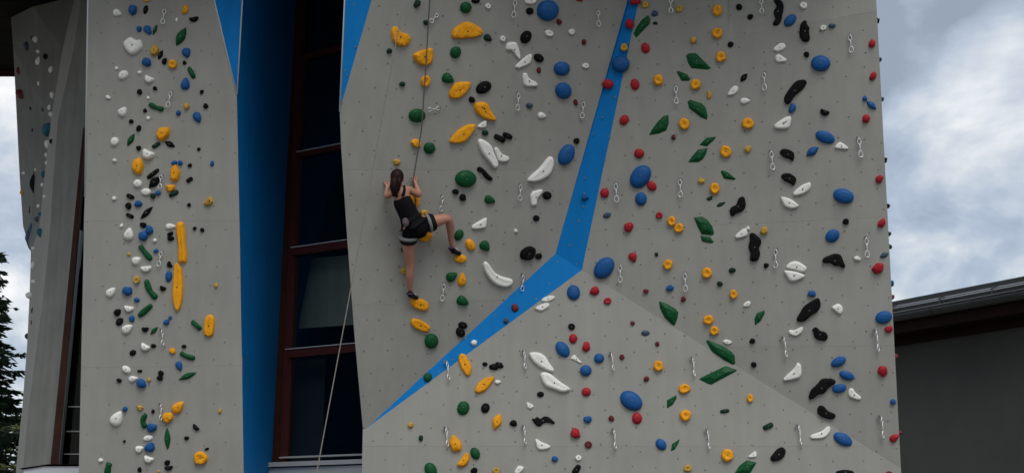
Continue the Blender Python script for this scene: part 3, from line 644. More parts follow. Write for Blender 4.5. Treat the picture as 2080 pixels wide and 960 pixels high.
('P','g','W',293.5,853,11,14,0,[(297,839),(290,850),(290,860),(297,867)],'curved_hold','large green curved bar hold just below a tan-yellow knobbly hold','green holds on the narrow pillar'),
('P','k','T',310,833,12,11,20,None,'triangular_hold','small black triangular hold beside a tan-yellow knobbly hold','black holds on the narrow pillar'),
('P','y','G',362,826,30,21,45,None,'egg_hold','large orange-yellow egg-shaped hold beside a steel quickdraw on the narrow pillar','orange-yellow holds on the narrow pillar'),
('P','y','K',341,847,24,21,0,None,'knob_hold','medium-sized orange-yellow knobbly hold beside a steel quickdraw','orange-yellow holds on the narrow pillar'),
('P','b','K',308,868,21,19,0,None,'knob_hold','blue knobbly hold just above a white oval hold','blue holds on the narrow pillar'),
('P','g','L',340,890,47,14,-88,None,'leaf_hold','huge green leaf-shaped hold beside a blue knobbly hold','green holds on the narrow pillar'),
('P','k','N',398,867,17,11,-45,None,'kidney_hold','black kidney-shaped hold just above a black bar-shaped hold','black holds on the narrow pillar'),
('P','k','K',379,889,10,9,0,None,'knob_hold','tiny black knobbly hold beside a huge green leaf-shaped hold','black holds on the narrow pillar'),
('P','y','J',408,929,27,27,0,None,'ring_hold','large orange-yellow ring-shaped hold on the narrow pillar','orange-yellow holds on the narrow pillar'),
('P','k','S',420,911,10,5,20,None,'bar_hold','tiny black bar-shaped hold on the narrow pillar','black holds on the narrow pillar'),
('P','o','K',447,834,10,8,90,None,'knob_hold','second lowest of the tiny tan-yellow knobbly holds on the narrow pillar','tan-yellow holds on the narrow pillar'),
('P','k','T',253,894,9,8,-20,None,'triangular_hold','tiny black triangular hold on the narrow pillar','black holds on the narrow pillar'),
('P','w','E',301,889,20,12,10,None,'oval_hold','white oval hold beside a huge green leaf-shaped hold','white holds on the narrow pillar'),
('P','w','G',284,911,18,15,20,None,'egg_hold','medium-sized white egg-shaped hold beside a blue knobbly hold, near the bottom','white holds on the narrow pillar'),
('P','b','K',305,908,20,20,0,None,'knob_hold','blue knobbly hold just below a white oval hold, near the bottom','blue holds on the narrow pillar'),
('P','w','N',302,931,21,17,-20,None,'kidney_hold','white kidney-shaped hold just below a white oval hold','white holds on the narrow pillar'),
('P','w','K',205,934,11,8,0,None,'knob_hold','second highest of the small white knobbly holds on the narrow pillar','white holds on the narrow pillar'),
('P','g','W',220.5,951,13,13.2,0,[(223,938),(219,948),(218,964)],'curved_hold','medium-sized green curved bar hold on the narrow pillar','green holds on the narrow pillar'),
('P','k','K',340,939,12,12,0,None,'knob_hold','small black knobbly hold just above a black kidney-shaped hold, near the bottom','black holds on the narrow pillar'),
('P','k','N',343,949,18,11,10,None,'kidney_hold','medium-sized black kidney-shaped hold just below a black knobbly hold','black holds on the narrow pillar'),
('P','k','K',284,953,11,9,90,None,'knob_hold','small black knobbly hold just below a white egg-shaped hold, near the bottom','black holds on the narrow pillar'),
('P','o','K',323,957,7,6,0,None,'knob_hold','tiny tan-yellow knobbly hold just below a green leaf-shaped hold','tan-yellow holds on the narrow pillar'),
('W','d','K',847,8,17,14,60,None,'knob_hold','medium-sized dark green knobbly hold on the panel between window and stripe','dark green holds on the broad wall'),
('W','d','K',865,46,12,10,0,None,'knob_hold','small dark green knobbly hold beside a steel quickdraw, near the top','dark green holds on the broad wall'),
('W','y','P',815,74.5,48.8,24.4,0,[(794,70),(795,57),(802,53),(810,57),(814,66),(828,69),(836,78),(831,90),(819,96),(808,94),(797,85)],'chunky_hold','huge orange-yellow chunky hold beside a steel quickdraw and just below a dark green knobbly hold','orange-yellow holds on the broad wall'),
('W','d','K',791,104,12,11,0,None,'knob_hold','second highest of the small dark green knobbly holds on the panel between window and stripe','dark green holds on the broad wall'),
('W','y','P',858.5,116,44.8,22.4,0,[(837,112),(847,105),(873,97),(880,100),(880,117),(877,129),(865,135),(852,132),(841,122)],'chunky_hold','huge orange-yellow chunky hold just above an orange-yellow ring-shaped hold','orange-yellow holds on the broad wall'),
('W','y','J',864,165,24,20,80,None,'ring_hold','orange-yellow ring-shaped hold just below an orange-yellow chunky hold','orange-yellow holds on the broad wall'),
('W','d','K',817,171,12,11,0,None,'knob_hold','small dark green knobbly hold beside an orange-yellow ring-shaped hold, near the top','dark green holds on the broad wall'),
('W','g','D',847,235,35,28,0,None,'dome_hold','large green domed hold beside a steel quickdraw, high up','green holds on the broad wall'),
('W','g','D',946,16,24,24,0,None,'dome_hold','medium-sized green domed hold beside a black oval hold','green holds on the broad wall'),
('W','k','E',966,2,18,12,0,None,'oval_hold','black oval hold beside a green domed hold, near the top','black holds on the broad wall'),
('W','y','P',949,62,66.3,33.1,0,[(916,70),(921,58),(943,44),(956,45),(974,55),(982,64),(979,72),(961,78),(930,80),(918,78)],'chunky_hold','huge orange-yellow chunky hold beside a dark green egg-shaped hold','orange-yellow holds on the broad wall'),
('W','d','G',991,78,19,14,-35,None,'egg_hold','medium-sized dark green egg-shaped hold on the panel between window and stripe','dark green holds on the broad wall'),
('W','g','D',925,107,25,22,70,None,'dome_hold','medium-sized green domed hold just below an orange-yellow chunky hold','green holds on the broad wall'),
('W','g','G',910,160,26,21,-30,None,'egg_hold','green egg-shaped hold beside an orange-yellow ring-shaped hold','green holds on the broad wall'),
('W','y','P',933.5,183,54.8,27.4,0,[(910,189),(921,169),(940,165),(956,167),(957,173),(946,191),(933,201),(913,201)],'chunky_hold','huge orange-yellow chunky hold beside a large black oval hold','orange-yellow holds on the broad wall'),
('W','k','E',982,178,34,24,30,None,'oval_hold','large black oval hold just above an orange-yellow chunky hold','black holds on the broad wall'),
('W','k','K',958,203,16,11,-50,None,'knob_hold','black knobbly hold just above an orange-yellow chunky hold, high up','black holds on the broad wall'),
('W','y','P',985,226,56.2,28.1,0,[(961,216),(965,208),(979,206),(991,210),(998,227),(1009,243),(1003,246),(982,241),(966,229)],'chunky_hold','huge orange-yellow chunky hold just below a large black oval hold','orange-yellow holds on the broad wall'),
('W','w','J',991,13,12,11,0,None,'ring_hold','small white ring-shaped hold beside a green domed hold','white holds on the broad wall'),
('W','w','J',1021,79,12,12,0,None,'ring_hold','small white ring-shaped hold beside a dark green egg-shaped hold','white holds on the broad wall'),
('W','y','P',939,271.5,64.9,32.4,0,[(912,288),(914,282),(930,263),(951,252),(966,252),(966,260),(951,282),(942,291),(916,291)],'chunky_hold','huge orange-yellow chunky hold beside a white sculpted hold, high up','orange-yellow holds on the broad wall'),
('W','w','P',978.5,251.5,23.3,11.6,0,[(968,257),(985,243),(989,247),(987,260),(974,260)],'sculpted_hold','medium-sized white sculpted hold just below an orange-yellow chunky hold','white holds on the broad wall'),
('W','d','K',985,270,14,12,0,None,'knob_hold','small dark green knobbly hold just above a huge white sculpted hold','dark green holds on the broad wall'),
('W','k','S',1015,281,26,12,-27,None,'bar_hold','second highest of the black bar-shaped holds on the panel between window and stripe','black holds on the broad wall'),
('W','k','S',1031,276,22,11,-27,None,'bar_hold','highest of the black bar-shaped holds on the panel between window and stripe','black holds on the broad wall'),
('W','w','P',990.5,312.5,69.8,34.9,0,[(969,286),(974,281),(987,286),(999,296),(1003,310),(1012,330),(1011,338),(1004,344),(998,335),(979,313),(972,299)],'sculpted_hold','huge white sculpted hold just above a black curved bar hold','white holds on the broad wall'),
('W','w','P',1019,313.5,38.3,19.1,0,[(1003,302),(1007,298),(1012,301),(1019,313),(1033,318),(1035,323),(1029,329),(1013,329),(1008,318)],'sculpted_hold','large white sculpted hold beside a white sculpted hold, high up','white holds on the broad wall'),
('W','y','K',845,291,22,17,-40,None,'knob_hold','medium-sized orange-yellow knobbly hold beside a green domed hold','orange-yellow holds on the broad wall'),
('W','g','D',872,301,24,24,0,None,'dome_hold','green domed hold beside an orange-yellow knobbly hold, high up','green holds on the broad wall'),
('W','o','K',806,329,15,13,0,None,'knob_hold',"small tan-yellow knobbly hold just above the climber's head",'tan-yellow holds on the broad wall'),
('W','g','D',946,363,44,35,0,None,'dome_hold','huge green domed hold on the panel between window and stripe','green holds on the broad wall'),
('W','k','W',984.5,353.5,10,19.3,0,[(969,342),(982,346),(987,358),(1000,365)],'curved_hold','large black curved bar hold on the panel between window and stripe','black holds on the broad wall'),
('W','k','K',925,389,14,11,0,None,'knob_hold',"small black knobbly hold just above the climber's knee",'black holds on the broad wall'),
('W','k','K',940,401,16,14,-30,None,'knob_hold','medium-sized black knobbly hold just below a green domed hold','black holds on the broad wall'),
('W','g','G',995,406,23,17,-20,None,'egg_hold','green egg-shaped hold just above a large white sculpted hold','green holds on the broad wall'),
('W','w','P',973,452.5,38.3,19.1,0,[(957,461),(960,456),(988,440),(989,448),(987,463),(972,465),(959,465)],'sculpted_hold','large white sculpted hold just above an orange-yellow oval hold','white holds on the broad wall'),
('W','y','E',843,405,36,20,90,None,'oval_hold','large orange-yellow oval hold on the panel between window and stripe','orange-yellow holds on the broad wall'),
('W','o','K',861,433,18,14,20,None,'knob_hold',"tan-yellow knobbly hold just above the climber's hips",'tan-yellow holds on the broad wall'),
('W','y','K',863,478,30,25,20,None,'knob_hold',"large orange-yellow knobbly hold beside the climber's hips",'orange-yellow holds on the broad wall'),
('W','g','E',932,477,24,18,60,None,'oval_hold','medium-sized green oval hold on the panel between window and stripe','green holds on the broad wall'),
('W','y','E',955,497,26,18,-60,None,'oval_hold',"orange-yellow oval hold beside the climber's raised foot",'orange-yellow holds on the broad wall'),
('W','g','G',985,500,24,20,-50,None,'egg_hold','green egg-shaped hold beside an orange-yellow oval hold','green holds on the broad wall'),
('W','d','K',820,507,12,12,0,None,'knob_hold',"small dark green knobbly hold just below the climber's hips",'dark green holds on the broad wall'),
('W','o','K',821,550,17,13,80,None,'knob_hold','tan-yellow knobbly hold just below a dark green knobbly hold','tan-yellow holds on the broad wall'),
('W','y','E',935,525,26,17,0,None,'oval_hold',"orange-yellow oval hold just below the climber's raised foot",'orange-yellow holds on the broad wall'),
('W','g','G',918,561,25,19,30,None,'egg_hold','green egg-shaped hold beside an orange-yellow egg-shaped hold','green holds on the broad wall'),
('W','y','G',938,567,28,17,85,None,'egg_hold','large orange-yellow egg-shaped hold beside a green egg-shaped hold','orange-yellow holds on the broad wall'),
('W','w','P',1011,556.5,73.8,36.9,0,[(980,535),(986,529),(994,537),(1004,553),(1019,561),(1036,565),(1042,568),(1040,578),(1028,584),(1010,580),(996,570),(983,550)],'sculpted_hold','huge white sculpted hold just below a green egg-shaped hold','white holds on the broad wall'),
('W','g','G',940,611,26,20,-25,None,'egg_hold','green egg-shaped hold beside a steel quickdraw, low down','green holds on the broad wall'),
('W','y','P',852,618.5,41.2,20.6,0,[(832,612),(838,605),(856,606),(868,612),(872,622),(866,632),(855,630),(838,624)],'chunky_hold','large orange-yellow chunky hold on the panel between window and stripe','orange-yellow holds on the broad wall'),
('W','y','P',854,660,43.7,21.8,0,[(833,652),(838,645),(852,648),(868,657),(875,664),(868,675),(849,670),(836,662)],'chunky_hold','huge orange-yellow chunky hold just below a large orange-yellow chunky hold','orange-yellow holds on the broad wall'),
('W','g','D',876,692,31,28,80,None,'dome_hold','large green domed hold just below an orange-yellow chunky hold, low down','green holds on the broad wall'),
('W','k','E',940,660,20,14,-15,None,'oval_hold','black oval hold just above a black oval hold and a white knobbly hold','black holds on the broad wall'),
('W','k','E',935,674,22,18,-60,None,'oval_hold','medium-sized black oval hold just below a black oval hold, low down','black holds on the broad wall'),
('W','w','K',963,696,14,11,15,None,'knob_hold','small white knobbly hold just above an orange-yellow chunky hold','white holds on the broad wall'),
('W','g','D',869,766,19,17,70,None,'dome_hold','green domed hold beside a steel quickdraw on the blue stripe','green holds on the broad wall'),
('W','y','P',945,740,50.1,25,0,[(930,731),(933,718),(943,717),(950,726),(960,746),(955,763),(948,763),(938,752)],'chunky_hold','huge orange-yellow chunky hold just below a white knobbly hold','orange-yellow holds on the broad wall'),
('W','k','K',985,739,11,9,0,None,'knob_hold','small black knobbly hold beside an orange-yellow chunky hold','black holds on the broad wall'),
('W','k','K',1003,745,20,13,0,None,'knob_hold','second highest of the black knobbly holds on the lower slab','black holds on the broad wall'),
('W','k','K',1014,741,19,12,-15,None,'knob_hold','highest of the black knobbly holds on the lower slab','black holds on the broad wall'),
('W','y','P',984,781,51.1,25.5,0,[(964,792),(969,779),(985,766),(1004,763),(1004,769),(990,791),(974,799),(965,796)],'chunky_hold','huge orange-yellow chunky hold just below a black knobbly hold on the lower slab','orange-yellow holds on the broad wall'),
('W','w','K',1011,775,12,9,0,None,'knob_hold','small white knobbly hold beside an orange-yellow chunky hold','white holds on the broad wall'),
('W','g','D',941,828,29,25,70,None,'dome_hold','large green domed hold beside a black oval hold on the lower slab','green holds on the broad wall'),
('W','k','E',986,828,21,18,70,None,'oval_hold','black oval hold just below an orange-yellow chunky hold','black holds on the broad wall'),
('W','y','L',1010,856,37,22,70,None,'leaf_hold','large orange-yellow leaf-shaped hold on the lower slab','orange-yellow holds on the broad wall'),
('W','o','K',834,863,12,11,0,None,'knob_hold','small tan-yellow knobbly hold on the lower slab','tan-yellow holds on the broad wall'),
('W','d','K',855,889,12,10,90,None,'knob_hold','small dark green knobbly hold beside a steel quickdraw on the lower slab','dark green holds on the broad wall'),
('W','y','K',925,901,34,25,-70,None,'knob_hold','large orange-yellow knobbly hold beside a steel quickdraw on the lower slab','orange-yellow holds on the broad wall'),
('W','y','N',942,934,34,21,52,None,'kidney_hold','large orange-yellow kidney-shaped hold on the lower slab','orange-yellow holds on the broad wall'),
('W','g','D',965,920,26,19,-65,None,'dome_hold','medium-sized green domed hold beside an orange-yellow kidney-shaped hold','green holds on the broad wall'),
('W','g','D',875,953,31,24,-60,None,'dome_hold','large green domed hold beside an orange-yellow kidney-shaped hold','green holds on the broad wall'),
('W','k','K',963,955,15,13,0,None,'knob_hold','small black knobbly hold beside a tan-yellow ring-shaped hold','black holds on the broad wall'),
('W','o','J',1008,955,15,13,0,None,'ring_hold','small tan-yellow ring-shaped hold beside a white sculpted hold','tan-yellow holds on the broad wall'),
('W','w','P',1078,3,28.6,14.3,0,[(1064,-4),(1092,-4),(1089,6),(1080,10),(1066,8)],'sculpted_hold','large white sculpted hold just above a black oval hold','white holds on the broad wall'),
('W','k','E',1076,23,16,15,0,None,'oval_hold','medium-sized black oval hold just below a large white sculpted hold','black holds on the broad wall'),
('W','b','D',1112,22,44,43,0,None,'dome_hold','huge blue domed hold beside a black oval hold','blue holds on the broad wall'),
('W','m','K',1135,45,12,11,90,None,'knob_hold','highest of the small dark red knobbly holds on the panel between window and stripe','dark red holds on the broad wall'),
('W','r','K',1177,0,15,8,0,None,'knob_hold','small red knobbly hold on the panel between window and stripe','red holds on the broad wall'),
('W','k','E',1068,76,28,22,60,None,'oval_hold','large black oval hold just below a steel quickdraw','black holds on the broad wall'),
('W','w','J',1115,68,18,13,-10,None,'ring_hold','medium-sized white ring-shaped hold just below a blue domed hold','white holds on the broad wall'),
('W','w','J',1161,65,13,12,0,None,'ring_hold','small white ring-shaped hold beside a dark red knobbly hold','white holds on the broad wall'),
('W','w','P',1041.5,103.5,43.8,21.9,0,[(1026,99),(1030,86),(1049,85),(1053,96),(1057,115),(1055,122),(1048,115),(1039,102),(1030,103)],'sculpted_hold','huge white sculpted hold beside a dark green egg-shaped hold','white holds on the broad wall'),
('W','w','P',1063.5,124.5,43,21.5,0,[(1046,137),(1047,133),(1066,115),(1078,109),(1081,112),(1078,128),(1070,133),(1052,140)],'sculpted_hold','second highest of the huge white sculpted holds on the panel between window and stripe','white holds on the broad wall'),
('W','k','E',1094,118,22,17,-30,None,'oval_hold','medium-sized black oval hold beside a white sculpted hold, near the top','black holds on the broad wall'),
('W','m','K',1094,143,13,9,90,None,'knob_hold','small dark red knobbly hold beside a huge white sculpted hold','dark red holds on the broad wall'),
('W','w','P',1076,162,40.5,20.2,0,[(1060,150),(1069,147),(1074,159),(1092,169),(1091,176),(1063,177)],'sculpted_hold','large white sculpted hold just below a huge white sculpted hold','white holds on the broad wall'),
('W','s','K',1075,215,14,12,0,None,'knob_hold','small slate-grey knobbly hold beside a white egg-shaped hold','slate-grey holds on the broad wall'),
('W','w','G',1101,235,18,13,-15,None,'egg_hold','white egg-shaped hold beside a slate-grey knobbly hold, high up','white holds on the broad wall'),
('W','m','K',1186,86,12,10,90,None,'knob_hold','small dark red knobbly hold just below a steel quickdraw, near the top','dark red holds on the broad wall'),
('W','b','D',1141,140,33,29,0,None,'dome_hold','large blue domed hold beside a black oval hold','blue holds on the broad wall'),
('W','b','D',1144,185,35,32,-50,None,'dome_hold','large blue domed hold just below a blue domed hold, near the top','blue holds on the broad wall'),
('W','w','J',1189,134,14,11,0,None,'ring_hold','lowest of the small white ring-shaped holds on the panel between window and stripe','white holds on the broad wall'),
('W','m','K',1169,208,13,9,-70,None,'knob_hold','lowest of the small dark red knobbly holds on the panel between window and stripe','dark red holds on the broad wall'),
('W','r','K',1290,3,22,16,0,None,'knob_hold','red knobbly hold just above a green faceted hold','red holds on the broad wall'),
('W','o','J',1311,10,15,14,0,None,'ring_hold','small tan-yellow ring-shaped hold just above a green faceted hold','tan-yellow holds on the broad wall'),
('W','s','K',1330,28,15,12,30,None,'knob_hold','small slate-grey knobbly hold just above a dark green triangular hold','slate-grey holds on the broad wall'),
('W','d','T',1331,46,16,9,-15,None,'triangular_hold','medium-sized dark green triangular hold on the big panel by the sky','dark green holds on the broad wall'),
('W','g','F',1304,54,54.1,27.1,0,[(1286,70),(1290,61),(1302,42),(1317,30),(1322,39),(1320,49),(1292,78)],'faceted_hold','huge green faceted hold beside a dark green triangular hold','green holds on the broad wall'),
('W','r','D',1279,49,21,18,90,None,'dome_hold','red domed hold beside a green faceted hold on the blue stripe','red holds on the broad wall'),
('W','o','J',1268,97,15,16,0,None,'ring_hold','small tan-yellow ring-shaped hold just above a blue domed hold','tan-yellow holds on the broad wall'),
('W','b','D',1261,130,36,34,0,None,'dome_hold','large blue domed hold just below a tan-yellow ring-shaped hold','blue holds on the broad wall'),
('W','r','E',1311,98,22,18,-75,None,'oval_hold','red oval hold just below a green faceted hold','red holds on the broad wall'),
('W','r','D',1235,171,22,20,0,None,'dome_hold','red domed hold just below a blue domed hold on the blue stripe','red holds on the broad wall'),
('W','r','E',1290,172,24,18,-80,None,'oval_hold','red oval hold beside an orange-yellow ring-shaped hold','red holds on the broad wall'),
('W','y','J',1337,163,21,23,0,None,'ring_hold','orange-yellow ring-shaped hold beside a red oval hold','orange-yellow holds on the broad wall'),
('W','r','D',1268,244,22,18,60,None,'dome_hold','highest of the red domed holds on the big panel by the sky','red holds on the broad wall'),
('W','g','F',1338.5,254,58,29,0,[(1318,275),(1323,264),(1336,247),(1348,235),(1358,233),(1359,250),(1354,265),(1338,272)],'faceted_hold','huge green faceted hold just above a red domed hold','green holds on the broad wall'),
('W','k','K',1171,286,13,12,30,None,'knob_hold','small black knobbly hold just above a huge blue domed hold','black holds on the broad wall'),
('W','b','D',1150,314,46,30,62,None,'dome_hold','huge blue domed hold just below a black knobbly hold','blue holds on the broad wall'),
('W','w','P',1097.5,343,70.8,35.4,0,[(1070,365),(1076,357),(1096,340),(1112,319),(1119,317),(1124,321),(1125,334),(1119,352),(1109,361),(1091,369),(1072,369)],'sculpted_hold','huge white sculpted hold just above a black oval hold, high up','white holds on the broad wall'),
('W','r','D',1298,312,21,20,0,None,'dome_hold','red domed hold just above a huge blue domed hold','red holds on the broad wall'),
('W','b','D',1301,359,52,38,52,None,'dome_hold','huge blue domed hold just below a red domed hold','blue holds on the broad wall'),
('W','r','E',1324,378,22,18,-50,None,'oval_hold','red oval hold beside a steel quickdraw','red holds on the broad wall'),
('W','w','P',1089.5,401,42.2,21.1,0,[(1076,390),(1100,383),(1103,389),(1091,403),(1090,417),(1078,419)],'sculpted_hold','huge white sculpted hold just above a black oval hold, at mid-height','white holds on the broad wall'),
('W','k','E',1111,397,19,17,0,None,'oval_hold','black oval hold beside a white sculpted hold, high up','black holds on the broad wall'),
('W','b','K',1188,401,14,12,0,None,'knob_hold','small blue knobbly hold beside a red domed hold','blue holds on the broad wall'),
('W','r','D',1228,392,20,18,90,None,'dome_hold','red domed hold beside a blue knobbly hold','red holds on the broad wall'),
('W','b','D',1302,404,28,24,90,None,'dome_hold','large blue domed hold just above a red knobbly hold, at mid-height','blue holds on the broad wall'),
('W','k','E',1089,443,14,13,0,None,'oval_hold','small black oval hold just below a white sculpted hold, at mid-height','black holds on the broad wall'),
('W','s','E',1233,437,17,11,20,None,'oval_hold','slate-grey oval hold just below a steel quickdraw','slate-grey holds on the broad wall'),
('W','r','J',1339,437,14,14,0,None,'ring_hold','small red ring-shaped hold on the big panel by the sky','red holds on the broad wall'),
('W','r','K',1277,461,21,19,50,None,'knob_hold','red knobbly hold beside a slate-grey oval hold','red holds on the broad wall'),
('W','w','T',1047,467,12,10,20,None,'triangular_hold','small white triangular hold beside a black oval hold','white holds on the broad wall'),
('W','k','P',1071.5,514,37.2,18.6,0,[(1055,518),(1058,508),(1070,500),(1079,499),(1088,504),(1088,515),(1082,526),(1070,529),(1058,526)],'lumpy_hold','large black lumpy hold beside a black oval hold','black holds on the broad wall'),
('W','k','E',1094,520,15,13,20,None,'oval_hold','small black oval hold beside a black lumpy hold','black holds on the broad wall'),
('W','b','D',1227,544,50,36,50,None,'dome_hold','huge blue domed hold beside a steel quickdraw, at mid-height','blue holds on the broad wall'),
('W','r','G',1286,523,21,17,-70,None,'egg_hold','red egg-shaped hold beside a blue domed hold','red holds on the broad wall'),
('W','d','T',1333,518,12,12,180,None,'triangular_hold','small dark green triangular hold on the big panel by the sky','dark green holds on the broad wall'),
('W','w','P',1113,606,31.3,15.7,0,[(1098,611),(1103,604),(1120,599),(1128,602),(1125,608),(1112,613)],'sculpted_hold','large white sculpted hold just above a large white sculpted hold','white holds on the broad wall'),
('W','w','P',1101,623.5,33.8,16.9,0,[(1085,627),(1091,621),(1109,614),(1117,616),(1115,624),(1099,633)],'sculpted_hold','large white sculpted hold just below a white sculpted hold on the lower slab','white holds on the broad wall'),
('W','m','E',1046,625,17,15,-60,None,'oval_hold','medium-sized dark red oval hold on the blue stripe','dark red holds on the broad wall'),
('W','s','K',1028,651,12,11,0,None,'knob_hold','small slate-grey knobbly hold just below a dark red oval hold','slate-grey holds on the broad wall'),
('W','b','D',1165,594,31,27,-80,None,'dome_hold','highest of the large blue domed holds on the lower slab','blue holds on the broad wall'),
('W','r','K',1208,591,19,19,0,None,'knob_hold','red knobbly hold just below a blue domed hold on the lower slab','red holds on the broad wall'),
('W','r','J',1234,611,16,14,0,None,'ring_hold','medium-sized red ring-shaped hold on the lower slab','red holds on the broad wall'),
('W','m','K',1312,591,11,10,0,None,'knob_hold','small dark red knobbly hold beside a steel quickdraw on the big panel by the sky','dark red holds on the broad wall'),
('W','k','J',1161,663,15,13,0,None,'ring_hold','small black ring-shaped hold on the lower slab','black holds on the broad wall'),
('W','r','D',1164,687,20,17,90,None,'dome_hold','red domed hold just below a black ring-shaped hold','red holds on the broad wall'),
('W','r','K',1191,704,20,17,90,None,'knob_hold','red knobbly hold beside a red domed hold','red holds on the broad wall'),
('W','b','D',1143,709,36,25,-52,None,'dome_hold','large blue domed hold beside a huge white sculpted hold on the lower slab','blue holds on the broad wall'),
('W','m','K',1285,656,10,9,0,None,'knob_hold','highest of the tiny dark red knobbly holds on the lower slab','dark red holds on the broad wall'),
('W','s','E',1311,676,18,11,0,None,'oval_hold','slate-grey oval hold beside a dark red knobbly hold','slate-grey holds on the broad wall'),
('W','m','K',1335,698,9,10,0,None,'knob_hold','tiny dark red knobbly hold just below a green faceted hold on the lower slab','dark red holds on the broad wall'),
('W','b','D',1217,727,21,20,0,None,'dome_hold','medium-sized blue domed hold beside a dark red knobbly hold','blue holds on the broad wall'),
('W','w','P',1170,728,27.2,13.6,0,[(1157,728),(1167,718),(1172,726),(1183,736),(1180,738),(1167,731)],'sculpted_hold','large white sculpted hold beside a huge white sculpted hold on the lower slab','white holds on the broad wall'),
('W','w','P',1099,735,65.2,32.6,0,[(1072,718),(1081,714),(1096,715),(1109,723),(1116,737),(1126,749),(1125,756),(1115,753),(1094,745),(1081,733)],'sculpted_hold','huge white sculpted hold just above a huge white sculpted hold on the lower slab','white holds on the broad wall'),
('W','w','P',1127.5,775.5,70.7,35.4,0,[(1096,759),(1104,754),(1117,757),(1133,770),(1146,780),(1159,788),(1158,793),(1143,797),(1125,791),(1107,785),(1100,772)],'sculpted_hold','huge white sculpted hold just below a white sculpted hold on the lower slab','white holds on the broad wall'),
('W','k','E',1098,800,15,12,0,None,'oval_hold','small black oval hold just below a white sculpted hold on the lower slab','black holds on the broad wall'),
('W','w','P',1077,823,19.7,9.8,0,[(1068,816),(1073,816),(1086,824),(1079,830),(1072,829)],'sculpted_hold','white sculpted hold just above a steel quickdraw on the lower slab','white holds on the broad wall'),
('W','k','P',1103,855,50.8,25.4,0,[(1078,848),(1086,850),(1091,844),(1098,851),(1104,844),(1114,845),(1128,857),(1126,861),(1114,857),(1104,858),(1098,866),(1089,864)],'lumpy_hold','huge black lumpy hold just above a white sculpted hold on the lower slab','black holds on the broad wall'),
('W','k','K',1043,859,15,14,0,None,'knob_hold','small black knobbly hold just above a steel quickdraw on the lower slab','black holds on the broad wall'),
('W','w','P',1102.5,902,35.8,17.9,0,[(1086,892),(1091,890),(1098,896),(1119,904),(1117,910),(1102,914),(1091,912)],'sculpted_hold','large white sculpted hold just below a black lumpy hold on the lower slab','white holds on the broad wall'),
('W','b','K',1127,931,14,12,0,None,'knob_hold','small blue knobbly hold beside a black bar-shaped hold on the lower slab','blue holds on the broad wall'),
('W','w','J',1175,929,13,12,0,None,'ring_hold','small white ring-shaped hold just above a black bar-shaped hold','white holds on the broad wall'),
('W','k','S',1171,953,24,13,58,None,'bar_hold','black bar-shaped hold just below a white ring-shaped hold','black holds on the broad wall'),
('W','w','P',1054.5,953.5,25.5,12.7,0,[(1043,959),(1053,943),(1066,948),(1061,956),(1050,964)],'sculpted_hold','white sculpted hold beside a tan-yellow ring-shaped hold','white holds on the broad wall'),
('W','b','D',1190,752,24,23,0,None,'dome_hold','medium-sized blue domed hold beside a huge white sculpted hold','blue holds on the broad wall'),
('W','m','K',1263,725,12,10,90,None,'knob_hold','small dark red knobbly hold beside a steel quickdraw on the lower slab','dark red holds on the broad wall'),
('W','r','D',1191,795,19,18,0,None,'dome_hold','red domed hold just above a blue knobbly hold','red holds on the broad wall'),
('W','y','J',1337,743,20,22,0,None,'ring_hold','orange-yellow ring-shaped hold beside a steel quickdraw, low down','orange-yellow holds on the broad wall'),
('W','m','K',1313,769,12,11,0,None,'knob_hold','small dark red knobbly hold just above a blue domed hold on the lower slab','dark red holds on the broad wall'),
('W','b','D',1282,813,50,36,-35,None,'dome_hold','huge blue domed hold just above a red domed hold','blue holds on the broad wall'),
('W','b','K',1194,851,18,15,15,None,'knob_hold','blue knobbly hold beside a dark red knobbly hold on the lower slab','blue holds on the broad wall'),
('W','m','K',1242,849,12,12,0,None,'knob_hold','small dark red knobbly hold just above a steel quickdraw on the lower slab','dark red holds on the broad wall'),
('W','r','D',1294,849,24,21,90,None,'dome_hold','red domed hold just below a huge blue domed hold','red holds on the broad wall'),
('W','r','K',1169,879,21,20,90,None,'knob_hold','red knobbly hold beside a black lumpy hold','red holds on the broad wall'),
('W','m','J',1195,902,15,15,0,None,'ring_hold','small dark red ring-shaped hold on the lower slab','dark red holds on the broad wall'),
('W','b','D',1343,902,26,20,-50,None,'dome_hold','medium-sized blue domed hold beside a green faceted hold','blue holds on the broad wall'),
('W','o','J',1380,18,14,16,0,None,'ring_hold','small tan-yellow ring-shaped hold beside a dark green triangular hold','tan-yellow holds on the broad wall'),
('W','y','J',1457,22,20,23,0,None,'ring_hold','highest of the orange-yellow ring-shaped holds on the big panel by the sky','orange-yellow holds on the broad wall'),
('W','y','J',1457,68,21,23,0,None,'ring_hold','orange-yellow ring-shaped hold just above an orange-yellow ring-shaped hold and beside a tan-yellow knobbly hold','orange-yellow holds on the broad wall'),
('W','o','K',1408,82,14,15,0,None,'knob_hold','small tan-yellow knobbly hold just above a huge green faceted hold','tan-yellow holds on the broad wall'),
('W','y','J',1464,116,21,22,0,None,'ring_hold','third highest of the orange-yellow ring-shaped holds on the big panel by the sky','orange-yellow holds on the broad wall'),
('W','g','F',1419,125,58.1,29.1,0,[(1393,113),(1399,108),(1414,108),(1426,120),(1445,139),(1439,142),(1404,139),(1397,128)],'faceted_hold','huge green faceted hold just below a tan-yellow knobbly hold','green holds on the broad wall'),
('W','g','F',1388,154.5,34,17,0,[(1373,145),(1379,144),(1396,151),(1403,161),(1400,165),(1384,165)],'faceted_hold','large green faceted hold just above a steel quickdraw, near the top','green holds on the broad wall'),
('W','y','J',1413,172,21,22,0,None,'ring_hold','orange-yellow ring-shaped hold just below a green faceted hold, near the top','orange-yellow holds on the broad wall'),
('W','o','N',1440,193,17,12,90,None,'kidney_hold','tan-yellow kidney-shaped hold just above a green faceted hold','tan-yellow holds on the broad wall'),
